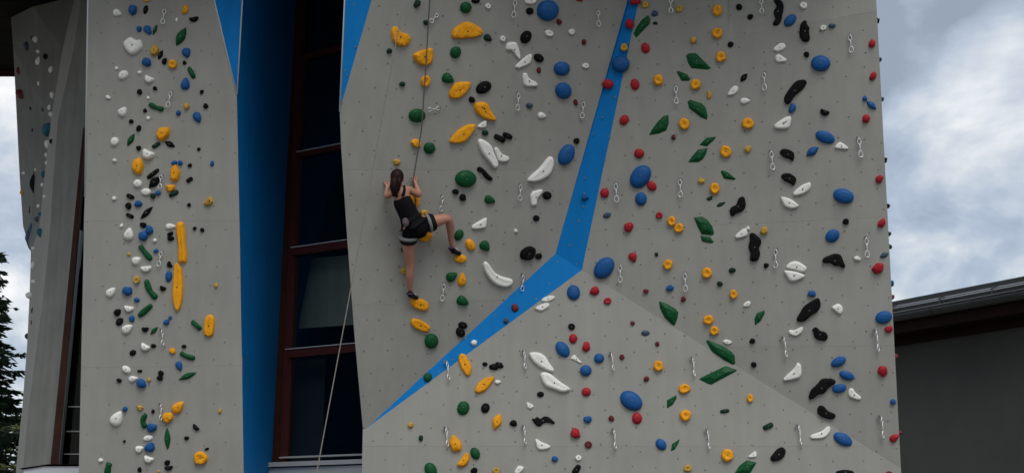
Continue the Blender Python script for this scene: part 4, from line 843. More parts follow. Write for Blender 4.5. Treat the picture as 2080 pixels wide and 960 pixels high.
('W','g','F',1417,223,55.2,27.6,0,[(1396,206),(1402,202),(1426,210),(1434,219),(1438,237),(1436,244),(1423,238),(1399,220)],'faceted_hold','huge green faceted hold beside a steel quickdraw, high up','green holds on the broad wall'),
('W','k','K',1501,15,13,14,0,None,'knob_hold','highest of the small black knobbly holds on the big panel by the sky','black holds on the broad wall'),
('W','k','K',1524,35,12,12,0,None,'knob_hold','second highest of the small black knobbly holds on the big panel by the sky','black holds on the broad wall'),
('W','k','K',1484,91,13,12,0,None,'knob_hold','small black knobbly hold beside a green faceted hold, near the top','black holds on the broad wall'),
('W','k','P',1581,26,55.7,27.8,0,[(1569,0),(1586,-1),(1593,12),(1590,29),(1587,44),(1580,53),(1569,52),(1571,44),(1576,38),(1571,30),(1572,21),(1578,14),(1574,6)],'lumpy_hold','huge black lumpy hold beside a steel quickdraw and a black lumpy hold','black holds on the broad wall'),
('W','w','P',1583,96.5,28.6,14.3,0,[(1569,102),(1574,95),(1586,87),(1594,89),(1597,96),(1590,103),(1577,106)],'sculpted_hold','large white sculpted hold just above a white sculpted hold, near the top','white holds on the broad wall'),
('W','w','P',1586,118.5,26.7,13.3,0,[(1573,115),(1581,109),(1590,115),(1599,121),(1597,126),(1577,128)],'sculpted_hold','medium-sized white sculpted hold just below a white sculpted hold, near the top','white holds on the broad wall'),
('W','k','L',1511,158,23,13,50,None,'leaf_hold','medium-sized black leaf-shaped hold beside a steel quickdraw','black holds on the broad wall'),
('W','w','P',1489,184,28.4,14.2,0,[(1478,195),(1478,190),(1486,178),(1494,173),(1500,177),(1499,186),(1491,193)],'sculpted_hold','large white sculpted hold beside a tan-yellow kidney-shaped hold','white holds on the broad wall'),
('W','w','G',1514,205,21,13,5,None,'egg_hold','white egg-shaped hold just above an orange-yellow ring-shaped hold','white holds on the broad wall'),
('W','y','J',1390,252,22,24,0,None,'ring_hold','orange-yellow ring-shaped hold just below a steel quickdraw, high up','orange-yellow holds on the broad wall'),
('W','y','J',1519,251,24,23,0,None,'ring_hold','orange-yellow ring-shaped hold just below a white egg-shaped hold','orange-yellow holds on the broad wall'),
('W','w','P',1589.5,249,41.9,20.9,0,[(1571,256),(1574,252),(1594,238),(1606,235),(1608,243),(1604,260),(1594,263),(1574,262)],'sculpted_hold','large white sculpted hold just below a black lumpy hold, high up','white holds on the broad wall'),
('W','m','K',1368,279,10,11,0,None,'knob_hold','tiny dark red knobbly hold beside a green faceted hold, high up','dark red holds on the broad wall'),
('W','g','F',1437.5,287.5,39.4,19.7,0,[(1420,295),(1426,288),(1436,279),(1455,277),(1453,282),(1436,298)],'faceted_hold','large green faceted hold just above a green faceted hold, high up','green holds on the broad wall'),
('W','g','F',1417.5,315,50.8,25.4,0,[(1397,330),(1404,319),(1418,303),(1438,300),(1435,312),(1427,325),(1418,330)],'faceted_hold','huge green faceted hold just above a tan-yellow knobbly hold','green holds on the broad wall'),
('W','y','J',1474,308,23,25,0,None,'ring_hold','orange-yellow ring-shaped hold beside a huge green faceted hold and a tan-yellow knobbly hold, high up','orange-yellow holds on the broad wall'),
('W','o','K',1519,303,14,15,0,None,'knob_hold','small tan-yellow knobbly hold just below an orange-yellow ring-shaped hold','tan-yellow holds on the broad wall'),
('W','g','F',1479.5,355.5,36.2,18.1,0,[(1463,349),(1466,345),(1478,349),(1496,364),(1491,366),(1470,363)],'faceted_hold','large green faceted hold just above a black lumpy hold','green holds on the broad wall'),
('W','o','K',1424,367,14,12,0,None,'knob_hold','small tan-yellow knobbly hold just below a green faceted hold','tan-yellow holds on the broad wall'),
('W','y','J',1452,383,20,24,0,None,'ring_hold','orange-yellow ring-shaped hold just above a dark green faceted hold','orange-yellow holds on the broad wall'),
('W','d','F',1440.5,403,17,8.5,0,[(1433,405),(1440,399),(1448,397),(1447,405),(1440,409)],'faceted_hold','dark green faceted hold beside a steel quickdraw','dark green holds on the broad wall'),
('W','d','F',1464.5,415,22.5,11.2,0,[(1454,419),(1460,412),(1472,409),(1475,411),(1466,419),(1458,421)],'faceted_hold','second highest of the dark green faceted holds on the big panel by the sky','dark green holds on the broad wall'),
('W','k','P',1499,419,46.9,23.4,0,[(1482,427),(1485,420),(1496,416),(1499,403),(1507,398),(1513,401),(1516,418),(1509,429),(1496,433),(1488,440),(1483,437)],'lumpy_hold','huge black lumpy hold beside a dark green faceted hold','black holds on the broad wall'),
('W','y','J',1364,449,18,20,0,None,'ring_hold','seventh lowest of the orange-yellow ring-shaped holds on the big panel by the sky','orange-yellow holds on the broad wall'),
('W','y','J',1379,463,20,19,0,None,'ring_hold','orange-yellow ring-shaped hold beside a large green faceted hold, at mid-height','orange-yellow holds on the broad wall'),
('W','g','F',1430,458.5,53.8,26.9,0,[(1409,441),(1426,439),(1436,445),(1447,459),(1451,473),(1448,478),(1425,476),(1416,459)],'faceted_hold','huge green faceted hold just above a green faceted hold, at mid-height','green holds on the broad wall'),
('W','g','F',1436.5,486,32.2,16.1,0,[(1422,478),(1442,480),(1451,492),(1445,494),(1425,490)],'faceted_hold','large green faceted hold just below a green faceted hold, at mid-height','green holds on the broad wall'),
('W','w','P',1506,474,30,15,0,[(1492,481),(1495,476),(1509,464),(1516,463),(1520,473),(1517,480),(1496,485)],'sculpted_hold','large white sculpted hold beside a tan-yellow knobbly hold','white holds on the broad wall'),
('W','w','T',1520,462,13,11,-10,None,'triangular_hold','small white triangular hold just above a huge black lumpy hold','white holds on the broad wall'),
('W','o','K',1552,469,16,17,0,None,'knob_hold','tan-yellow knobbly hold just above a black lumpy hold','tan-yellow holds on the broad wall'),
('W','k','P',1533,501.5,61,30.5,0,[(1521,475),(1530,471),(1546,485),(1547,495),(1541,503),(1545,514),(1541,528),(1530,532),(1522,528),(1525,514),(1519,501),(1524,487)],'lumpy_hold','huge black lumpy hold just below a tan-yellow knobbly hold','black holds on the broad wall'),
('W','y','J',1357,537,19,21,0,None,'ring_hold','orange-yellow ring-shaped hold just above a blue knobbly hold','orange-yellow holds on the broad wall'),
('W','b','K',1361,585,16,13,15,None,'knob_hold','blue knobbly hold just above a green faceted hold','blue holds on the broad wall'),
('W','m','K',1388,607,11,11,0,None,'knob_hold','second highest of the small dark red knobbly holds on the big panel by the sky','dark red holds on the broad wall'),
('W','y','J',1436,554,21,22,0,None,'ring_hold','orange-yellow ring-shaped hold beside a dark green knobbly hold, at mid-height','orange-yellow holds on the broad wall'),
('W','d','K',1487,549,15,11,15,None,'knob_hold','highest of the small dark green knobbly holds on the big panel by the sky','dark green holds on the broad wall'),
('W','d','K',1462,576,12,11,0,None,'knob_hold','second highest of the small dark green knobbly holds on the big panel by the sky','dark green holds on the broad wall'),
('W','y','J',1490,597,16,18,0,None,'ring_hold','orange-yellow ring-shaped hold just below a dark green knobbly hold','orange-yellow holds on the broad wall'),
('W','w','P',1517,616.5,19,9.5,0,[(1508,622),(1512,614),(1522,610),(1526,616),(1520,623)],'sculpted_hold','second highest of the white sculpted holds on the big panel by the sky','white holds on the broad wall'),
('W','k','T',1555,537,18,14,40,None,'triangular_hold','medium-sized black triangular hold on the big panel by the sky','black holds on the broad wall'),
('W','g','F',1358,636,59.1,29.5,0,[(1338,612),(1341,611),(1355,616),(1372,626),(1378,633),(1377,645),(1371,661),(1366,660),(1350,645),(1340,625)],'faceted_hold','huge green faceted hold just below a blue knobbly hold','green holds on the broad wall'),
('W','g','F',1543,645,37.7,18.9,0,[(1532,647),(1537,635),(1553,629),(1554,635),(1545,652),(1533,661)],'faceted_hold','large green faceted hold just above a black knobbly hold','green holds on the broad wall'),
('W','y','J',1439,649,20,20,0,None,'ring_hold','second lowest of the orange-yellow ring-shaped holds on the big panel by the sky','orange-yellow holds on the broad wall'),
('W','y','J',1451,671,18,19,0,None,'ring_hold','lowest of the orange-yellow ring-shaped holds on the big panel by the sky','orange-yellow holds on the broad wall'),
('W','w','P',1477,694,20.1,10,0,[(1467,694),(1473,688),(1486,692),(1487,696),(1478,700)],'sculpted_hold','white sculpted hold just above a huge green faceted hold, low down','white holds on the broad wall'),
('W','k','K',1528,692,12,12,45,None,'knob_hold','small black knobbly hold just below a green faceted hold','black holds on the broad wall'),
('W','g','F',1463.5,715,77,38.5,0,[(1433,691),(1436,689),(1465,700),(1486,713),(1493,722),(1494,738),(1490,741),(1470,731),(1445,713)],'faceted_hold','huge green faceted hold just above a green faceted hold, low down','green holds on the broad wall'),
('W','g','F',1458.5,761.5,81.5,40.7,0,[(1419,770),(1423,766),(1470,744),(1475,742),(1498,750),(1496,753),(1444,781),(1439,780)],'faceted_hold','huge green faceted hold just below a green faceted hold on the lower slab','green holds on the broad wall'),
('W','y','J',1390,789,24,20,0,None,'ring_hold','orange-yellow ring-shaped hold beside a green faceted hold, low down on the lower slab','orange-yellow holds on the broad wall'),
('W','g','F',1364.5,815,34.4,17.2,0,[(1354,812),(1374,801),(1375,808),(1366,822),(1354,829)],'faceted_hold','highest of the large green faceted holds on the lower slab','green holds on the broad wall'),
('W','y','J',1392,843,23,24,0,None,'ring_hold','orange-yellow ring-shaped hold just below an orange-yellow ring-shaped hold, near the bottom','orange-yellow holds on the broad wall'),
('W','y','J',1523,808,13,17,0,None,'ring_hold','small orange-yellow ring-shaped hold on the lower slab','orange-yellow holds on the broad wall'),
('W','d','S',1472,834,20,8,8,None,'bar_hold','dark green bar-shaped hold just below a green faceted hold','dark green holds on the broad wall'),
('W','d','S',1560,865,23,11,25,None,'bar_hold','dark green bar-shaped hold just above a black lumpy hold','dark green holds on the broad wall'),
('W','k','K',1531,740,12,12,45,None,'knob_hold','small black knobbly hold beside a green faceted hold and just below a black knobbly hold','black holds on the broad wall'),
('W','g','F',1371.5,903,31.6,15.8,0,[(1362,915),(1365,900),(1381,890),(1380,896),(1371,912),(1363,916)],'faceted_hold','large green faceted hold beside a steel quickdraw on the lower slab','green holds on the broad wall'),
('W','y','J',1477,924,25,26,0,None,'ring_hold','orange-yellow ring-shaped hold beside a white sculpted hold on the lower slab','orange-yellow holds on the broad wall'),
('W','o','J',1397,950,16,15,0,None,'ring_hold','medium-sized tan-yellow ring-shaped hold on the lower slab','tan-yellow holds on the broad wall'),
('W','w','P',1528,921.5,19.7,9.8,0,[(1519,926),(1534,914),(1537,918),(1537,928),(1522,929)],'sculpted_hold','white sculpted hold just above a green faceted hold on the lower slab','white holds on the broad wall'),
('W','g','F',1513.5,948.5,52.8,26.4,0,[(1490,962),(1502,944),(1517,933),(1537,938),(1534,944),(1522,964)],'faceted_hold','huge green faceted hold beside a black lumpy hold on the lower slab','green holds on the broad wall'),
('W','k','P',1580,921.5,37.6,18.8,0,[(1563,930),(1569,921),(1580,909),(1590,906),(1597,914),(1594,925),(1585,934),(1569,937)],'lumpy_hold','large black lumpy hold beside a green faceted hold','black holds on the broad wall'),
('W','w','J',1632,12,16,14,0,None,'ring_hold','medium-sized white ring-shaped hold beside a black lumpy hold','white holds on the broad wall'),
('W','b','D',1605,42,30,20,45,None,'dome_hold','large blue domed hold just above a white sculpted hold, near the top','blue holds on the broad wall'),
('W','k','P',1634.5,63.5,45.7,22.9,0,[(1625,49),(1634,41),(1639,43),(1638,49),(1645,56),(1643,64),(1646,78),(1642,86),(1631,86),(1623,74)],'lumpy_hold','huge black lumpy hold just above a black knobbly hold','black holds on the broad wall'),
('W','w','J',1672,57,14,11,10,None,'ring_hold','small white ring-shaped hold beside a black lumpy hold','white holds on the broad wall'),
('W','s','K',1690,53,15,10,10,None,'knob_hold','small slate-grey knobbly hold beside a white ring-shaped hold','slate-grey holds on the broad wall'),
('W','k','K',1638,111,12,12,20,None,'knob_hold','small black knobbly hold just below a black lumpy hold','black holds on the broad wall'),
('W','b','D',1667,129,40,33,0,None,'dome_hold','large blue domed hold beside a black knobbly hold, near the top','blue holds on the broad wall'),
('W','k','P',1616,187,64.4,32.2,0,[(1592,206),(1593,195),(1609,172),(1619,163),(1635,161),(1640,168),(1632,181),(1614,195),(1605,211),(1597,213)],'lumpy_hold','huge black lumpy hold just above a blue knobbly hold, near the top','black holds on the broad wall'),
('W','b','K',1609,220,21,14,60,None,'knob_hold','blue knobbly hold just below a black lumpy hold, high up','blue holds on the broad wall'),
('W','k','N',1675,228,20,15,-20,None,'kidney_hold','black kidney-shaped hold just above a blue domed hold','black holds on the broad wall'),
('W','r','K',1771,89,19,13,65,None,'knob_hold','highest of the red knobbly holds on the big panel by the sky','red holds on the broad wall'),
('W','r','K',1773,155,19,13,65,None,'knob_hold','red knobbly hold just above a blue triangular hold','red holds on the broad wall'),
('W','b','T',1757,198,15,15,0,None,'triangular_hold','small blue triangular hold just above a red knobbly hold','blue holds on the broad wall'),
('W','b','L',1770,214,27,15,-40,None,'leaf_hold','large blue leaf-shaped hold just above a red knobbly hold','blue holds on the broad wall'),
('W','r','K',1759,241,18,16,60,None,'knob_hold','red knobbly hold just below a blue leaf-shaped hold','red holds on the broad wall'),
('W','b','D',1676,279,42,24,-22,None,'dome_hold','huge blue domed hold just below a black kidney-shaped hold','blue holds on the broad wall'),
('W','w','P',1709,296,30.1,15,0,[(1694,302),(1700,291),(1708,288),(1724,300),(1722,304)],'sculpted_hold','large white sculpted hold beside a steel quickdraw, high up','white holds on the broad wall'),
('W','b','L',1650,308,32,18,35,None,'leaf_hold','large blue leaf-shaped hold beside a black lumpy hold','blue holds on the broad wall'),
('W','k','P',1598,315.5,34.8,17.4,0,[(1582,310),(1588,302),(1599,302),(1613,309),(1614,321),(1610,329),(1604,323),(1593,321)],'lumpy_hold','large black lumpy hold just above a black lumpy hold','black holds on the broad wall'),
('W','k','P',1601.5,365,34.8,17.4,0,[(1585,358),(1590,352),(1604,351),(1617,360),(1618,368),(1612,379),(1606,373),(1593,368)],'lumpy_hold','large black lumpy hold beside a white sculpted hold, high up','black holds on the broad wall'),
('W','w','P',1629,383.5,43.9,22,0,[(1610,394),(1613,388),(1629,375),(1646,369),(1648,378),(1643,387),(1630,395),(1613,398)],'sculpted_hold','huge white sculpted hold beside a black lumpy hold, high up','white holds on the broad wall'),
('W','w','P',1603.5,412,42.2,21.1,0,[(1584,401),(1591,399),(1609,405),(1623,417),(1621,421),(1609,425),(1593,420)],'sculpted_hold','second highest of the huge white sculpted holds on the big panel by the sky','white holds on the broad wall'),
('W','b','D',1713,398,43,30,-15,None,'dome_hold','huge blue domed hold just above a black knobbly hold','blue holds on the broad wall'),
('W','k','K',1718,450,14,13,0,None,'knob_hold','small black knobbly hold just below a blue domed hold','black holds on the broad wall'),
('W','r','K',1786,364,18,15,50,None,'knob_hold','fourth highest of the red knobbly holds on the big panel by the sky','red holds on the broad wall'),
('W','r','K',1791,453,20,15,45,None,'knob_hold','red knobbly hold just above a steel quickdraw, at mid-height','red holds on the broad wall'),
('W','b','D',1691,479,31,25,35,None,'dome_hold','large blue domed hold just above a black lumpy hold, at mid-height','blue holds on the broad wall'),
('W','k','P',1693.5,530,50.4,25.2,0,[(1669,529),(1674,522),(1695,514),(1708,516),(1713,529),(1718,541),(1713,546),(1705,539),(1695,541),(1687,533),(1673,535)],'lumpy_hold','huge black lumpy hold just below a blue domed hold, at mid-height','black holds on the broad wall'),
('W','w','K',1741,525,15,10,-10,None,'knob_hold','small white knobbly hold beside a black lumpy hold','white holds on the broad wall'),
('W','s','L',1796,518,22,12,25,None,'leaf_hold','medium-sized slate-grey leaf-shaped hold on the big panel by the sky','slate-grey holds on the broad wall'),
('W','r','K',1783,545,26,21,35,None,'knob_hold','red knobbly hold just below a slate-grey leaf-shaped hold','red holds on the broad wall'),
('W','w','P',1618,541,44,22,0,[(1596,541),(1604,532),(1619,529),(1640,542),(1636,552),(1630,553),(1597,545)],'sculpted_hold','huge white sculpted hold just above a white sculpted hold, at mid-height','white holds on the broad wall'),
('W','w','P',1613.5,560,43.7,21.8,0,[(1592,552),(1593,548),(1617,550),(1635,558),(1634,563),(1617,571),(1604,572)],'sculpted_hold','huge white sculpted hold just below a white sculpted hold and beside a black triangular hold','white holds on the broad wall'),
('W','b','K',1649,596,17,14,0,None,'knob_hold','blue knobbly hold just above a black lumpy hold','blue holds on the broad wall'),
('W','k','P',1642.5,628.5,66.5,33.2,0,[(1617,647),(1625,634),(1632,621),(1659,604),(1665,605),(1668,621),(1660,634),(1648,640),(1634,653),(1619,653)],'lumpy_hold','huge black lumpy hold just below a blue knobbly hold','black holds on the broad wall'),
('W','w','P',1700,627.5,27,13.5,0,[(1687,623),(1703,615),(1711,622),(1713,630),(1708,640),(1695,631)],'sculpted_hold','large white sculpted hold beside a blue knobbly hold, low down','white holds on the broad wall'),
('W','w','P',1616.5,672.5,31.8,15.9,0,[(1601,673),(1604,669),(1612,671),(1629,662),(1632,666),(1629,675),(1617,683),(1604,679)],'sculpted_hold','large white sculpted hold just below a black lumpy hold, low down','white holds on the broad wall'),
('W','k','P',1665.5,677.5,37.3,18.7,0,[(1648,670),(1655,663),(1661,665),(1665,671),(1677,673),(1683,683),(1678,692),(1659,690),(1652,681),(1653,675)],'lumpy_hold','large black lumpy hold just below a huge black lumpy hold','black holds on the broad wall'),
('W','b','D',1795,644,35,26,15,None,'dome_hold','large blue domed hold just above a red knobbly hold, low down','blue holds on the broad wall'),
('W','r','K',1805,668,17,15,30,None,'knob_hold','red knobbly hold just below a large blue domed hold, low down','red holds on the broad wall'),
('W','w','P',1609.5,754,48.8,24.4,0,[(1590,769),(1596,763),(1614,746),(1619,735),(1627,739),(1629,757),(1625,767),(1609,771),(1592,773)],'sculpted_hold','huge white sculpted hold beside a black lumpy hold, low down','white holds on the broad wall'),
('W','b','D',1703,734,33,19,25,None,'dome_hold','large blue domed hold just below a large black lumpy hold','blue holds on the broad wall'),
('W','b','D',1720,762,32,18,-20,None,'dome_hold','second lowest of the large blue domed holds on the big panel by the sky','blue holds on the broad wall'),
('W','b','D',1705,788,30,18,10,None,'dome_hold','large blue domed hold beside a black lumpy hold and a large white sculpted hold','blue holds on the broad wall'),
('W','k','P',1670.5,788.5,66.6,33.3,0,[(1642,805),(1646,791),(1659,780),(1669,767),(1692,768),(1699,774),(1695,780),(1685,784),(1674,799),(1661,800),(1651,810),(1643,810)],'lumpy_hold','huge black lumpy hold beside a blue domed hold, low down','black holds on the broad wall'),
('W','w','P',1736,799.5,33.2,16.6,0,[(1722,795),(1725,788),(1732,787),(1737,796),(1750,806),(1748,812),(1737,810),(1724,805)],'sculpted_hold','large white sculpted hold beside a blue domed hold and a black lumpy hold','white holds on the broad wall'),
('W','k','P',1678.5,836.5,42,21,0,[(1659,830),(1664,822),(1673,823),(1682,834),(1698,840),(1697,848),(1687,851),(1673,848),(1661,840)],'lumpy_hold','huge black lumpy hold just below a black lumpy hold, near the bottom','black holds on the broad wall'),
('W','w','P',1665.5,877.5,47.4,23.7,0,[(1644,886),(1648,882),(1669,875),(1681,864),(1687,866),(1686,877),(1674,890),(1648,891)],'sculpted_hold','huge white sculpted hold just below a black lumpy hold on the lower slab','white holds on the broad wall'),
('W','b','D',1712,891,42,24,-28,None,'dome_hold','huge blue domed hold beside a white sculpted hold on the lower slab','blue holds on the broad wall'),
('W','r','K',1793,753,23,20,80,None,'knob_hold','lowest of the red knobbly holds on the big panel by the sky','red holds on the broad wall'),
('W','b','K',1814,815,13,11,0,None,'knob_hold','small blue knobbly hold just above a steel quickdraw, near the bottom','blue holds on the broad wall'),
('W','r','G',1817,888,22,15,35,None,'egg_hold','red egg-shaped hold beside a steel quickdraw, near the bottom','red holds on the broad wall'),
('W','k','E',1716,959,38,12,0,None,'oval_hold','large black oval hold just below a blue domed hold on the lower slab','black holds on the broad wall'),
('W','m','K',1806,960,13,9,0,None,'knob_hold','lowest of the small dark red knobbly holds on the lower slab','dark red holds on the broad wall'),
('L','w','K',85,41,13,10,-30,None,'knob_hold','small white knobbly hold just above a tiny shade-dulled blue knobbly hold','white holds on the shaded side wall'),  # side wall: reds and blues take darker colours to carry the eave's shade
('L','s','K',67,78,8,7,0,None,'knob_hold','tiny shade-dulled blue knobbly hold beside a white knobbly hold','shade-dulled blue holds on the shaded side wall'),
('L','w','K',75,81,12,12,0,None,'knob_hold','small white knobbly hold beside a tiny shade-dulled blue knobbly hold','white holds on the shaded side wall'),
('L','s','K',55,95,16,10,80,None,'knob_hold','medium-sized shade-dulled blue knobbly hold on the shaded side wall','shade-dulled blue holds on the shaded side wall'),
('L','w','K',79,106,8,7,0,None,'knob_hold','tiny white knobbly hold just above a white egg-shaped hold on the shaded side wall','white holds on the shaded side wall'),
('L','k','K',95,116,11,10,0,None,'knob_hold','small black knobbly hold beside a white egg-shaped hold on the shaded side wall','black holds on the shaded side wall'),
('L','w','G',81,125,17,13,80,None,'egg_hold','white egg-shaped hold beside a black knobbly hold on the shaded side wall','white holds on the shaded side wall'),
('L','w','K',106,142,13,9,70,None,'knob_hold','small white knobbly hold beside a white egg-shaped hold on the shaded side wall','white holds on the shaded side wall'),
('L','m','K',42,145,15,13,80,None,'knob_hold','small shade-darkened red knobbly hold beside a shade-dulled blue knobbly hold','shade-darkened red holds on the shaded side wall'),
('L','s','K',63,160,11,9,0,None,'knob_hold','small shade-dulled blue knobbly hold just above a shade-darkened red knobbly hold','shade-dulled blue holds on the shaded side wall'),
('L','w','K',86,173,15,13,0,None,'knob_hold','fourth highest of the small white knobbly holds on the shaded side wall','white holds on the shaded side wall'),
('L','m','K',46,192,20,17,-10,None,'knob_hold','medium-sized shade-darkened red knobbly hold on the shaded side wall','shade-darkened red holds on the shaded side wall'),
('L','k','K',91,198,11,9,80,None,'knob_hold','small black knobbly hold beside a white knobbly hold, high up on the shaded side wall','black holds on the shaded side wall'),
('L','w','K',108,194,12,9,80,None,'knob_hold','small white knobbly hold just above a shade-dulled blue knobbly hold, high up','white holds on the shaded side wall'),
('L','k','K',65,221,7,7,0,None,'knob_hold','tiny black knobbly hold beside a shade-dulled blue knobbly hold','black holds on the shaded side wall'),
('L','w','K',102,219,10,8,80,None,'knob_hold','second highest of the tiny white knobbly holds on the shaded side wall','white holds on the shaded side wall'),
('L','s','K',91,224,11,9,0,None,'knob_hold','small shade-dulled blue knobbly hold beside a tiny white knobbly hold','shade-dulled blue holds on the shaded side wall'),
('L','w','K',106,233,10,9,0,None,'knob_hold','third highest of the tiny white knobbly holds on the shaded side wall','white holds on the shaded side wall'),
('L','k','K',69,265,9,7,80,None,'knob_hold','tiny black knobbly hold beside a teal knobbly hold and a tiny black knobbly hold','black holds on the shaded side wall'),
('L','t','K',98,263,24,17,75,None,'knob_hold','medium-sized teal knobbly hold on the shaded side wall','teal holds on the shaded side wall'),
('L','w','K',98,293,15,11,75,None,'knob_hold','small white knobbly hold just below a teal knobbly hold','white holds on the shaded side wall'),
('L','k','K',105,287,9,6,70,None,'knob_hold','tiny black knobbly hold just below a teal knobbly hold','black holds on the shaded side wall'),
('L','w','K',95,315,8,6,90,None,'knob_hold','fourth highest of the tiny white knobbly holds on the shaded side wall','white holds on the shaded side wall'),
('L','w','K',95,331,8,5,90,None,'knob_hold','fifth highest of the tiny white knobbly holds on the shaded side wall','white holds on the shaded side wall'),
('L','w','K',75,345,7,6,0,None,'knob_hold','sixth highest of the tiny white knobbly holds on the shaded side wall','white holds on the shaded side wall'),
('L','w','K',50,352,8,6,0,None,'knob_hold','seventh highest of the tiny white knobbly holds on the shaded side wall','white holds on the shaded side wall'),
('L','t','K',89,354,12,9,80,None,'knob_hold','small teal knobbly hold on the shaded side wall','teal holds on the shaded side wall'),
('L','k','P',70,369.5,73.2,36.6,0,[(57,372),(81,333),(83,355),(76,406)],'lumpy_hold','huge black lumpy hold beside a white knobbly hold on the shaded side wall','black holds on the shaded side wall'),
('L','w','K',87,376,8,6,80,None,'knob_hold','tiny white knobbly hold beside a tan-yellow knobbly hold, high up','white holds on the shaded side wall'),
('L','o','K',48,392,11,9,0,None,'knob_hold','small tan-yellow knobbly hold just above a shade-darkened red bar-shaped hold','tan-yellow holds on the shaded side wall'),
('L','w','K',92,400,8,7,0,None,'knob_hold','tiny white knobbly hold just above a tiny white knobbly hold and a shade-dulled blue hold','white holds on the shaded side wall'),
('L','m','S',63,423,18,6,80,None,'bar_hold','medium-sized shade-darkened red bar-shaped hold on the shaded side wall','shade-darkened red holds on the shaded side wall'),
('L','w','K',80,419,8,7,0,None,'knob_hold','third lowest of the tiny white knobbly holds on the shaded side wall','white holds on the shaded side wall'),
('L','t','K',82,435,9,7,0,None,'knob_hold','tiny teal knobbly hold on the shaded side wall','teal holds on the shaded side wall'),
('L','s','K',78,445,12,9,40,None,'knob_hold','small shade-dulled blue knobbly hold just above a shade-dulled blue sculpted hold','shade-dulled blue holds on the shaded side wall'),
('L','s','P',61,476,72.8,36.4,0,[(49,478),(73,440),(71,498),(62,512)],'sculpted_hold','huge shade-dulled blue sculpted hold on the shaded side wall','shade-dulled blue holds on the shaded side wall'),
('L','t','G',82,474,18,11,-70,None,'egg_hold','medium-sized teal egg-shaped hold on the shaded side wall','teal holds on the shaded side wall'),
('L','w','K',70,505,8,8,0,None,'knob_hold','tiny white knobbly hold just below a shade-dulled blue sculpted hold','white holds on the shaded side wall'),
('L','w','K',69,539,14,9,80,None,'knob_hold','small white knobbly hold just below a shade-dulled blue sculpted hold','white holds on the shaded side wall'),
('L','w','K',70,572,9,7,0,None,'knob_hold','lowest of the tiny white knobbly holds on the shaded side wall','white holds on the shaded side wall'),
('L','w','K',62,600,15,12,0,None,'knob_hold','small white knobbly hold just below a white knobbly hold, low down','white holds on the shaded side wall'),
('L','k','K',67,630,12,5,85,None,'knob_hold','small black knobbly hold just above a tiny shade-dulled blue knobbly hold','black holds on the shaded side wall'),
('L','k','K',65,655,8,4,85,None,'knob_hold','tiny black knobbly hold just above a shade-dulled blue knobbly hold','black holds on the shaded side wall'),
('L','s','K',55,682,10,6,80,None,'knob_hold','tiny shade-dulled blue knobbly hold just below a black knobbly hold','shade-dulled blue holds on the shaded side wall'),
]
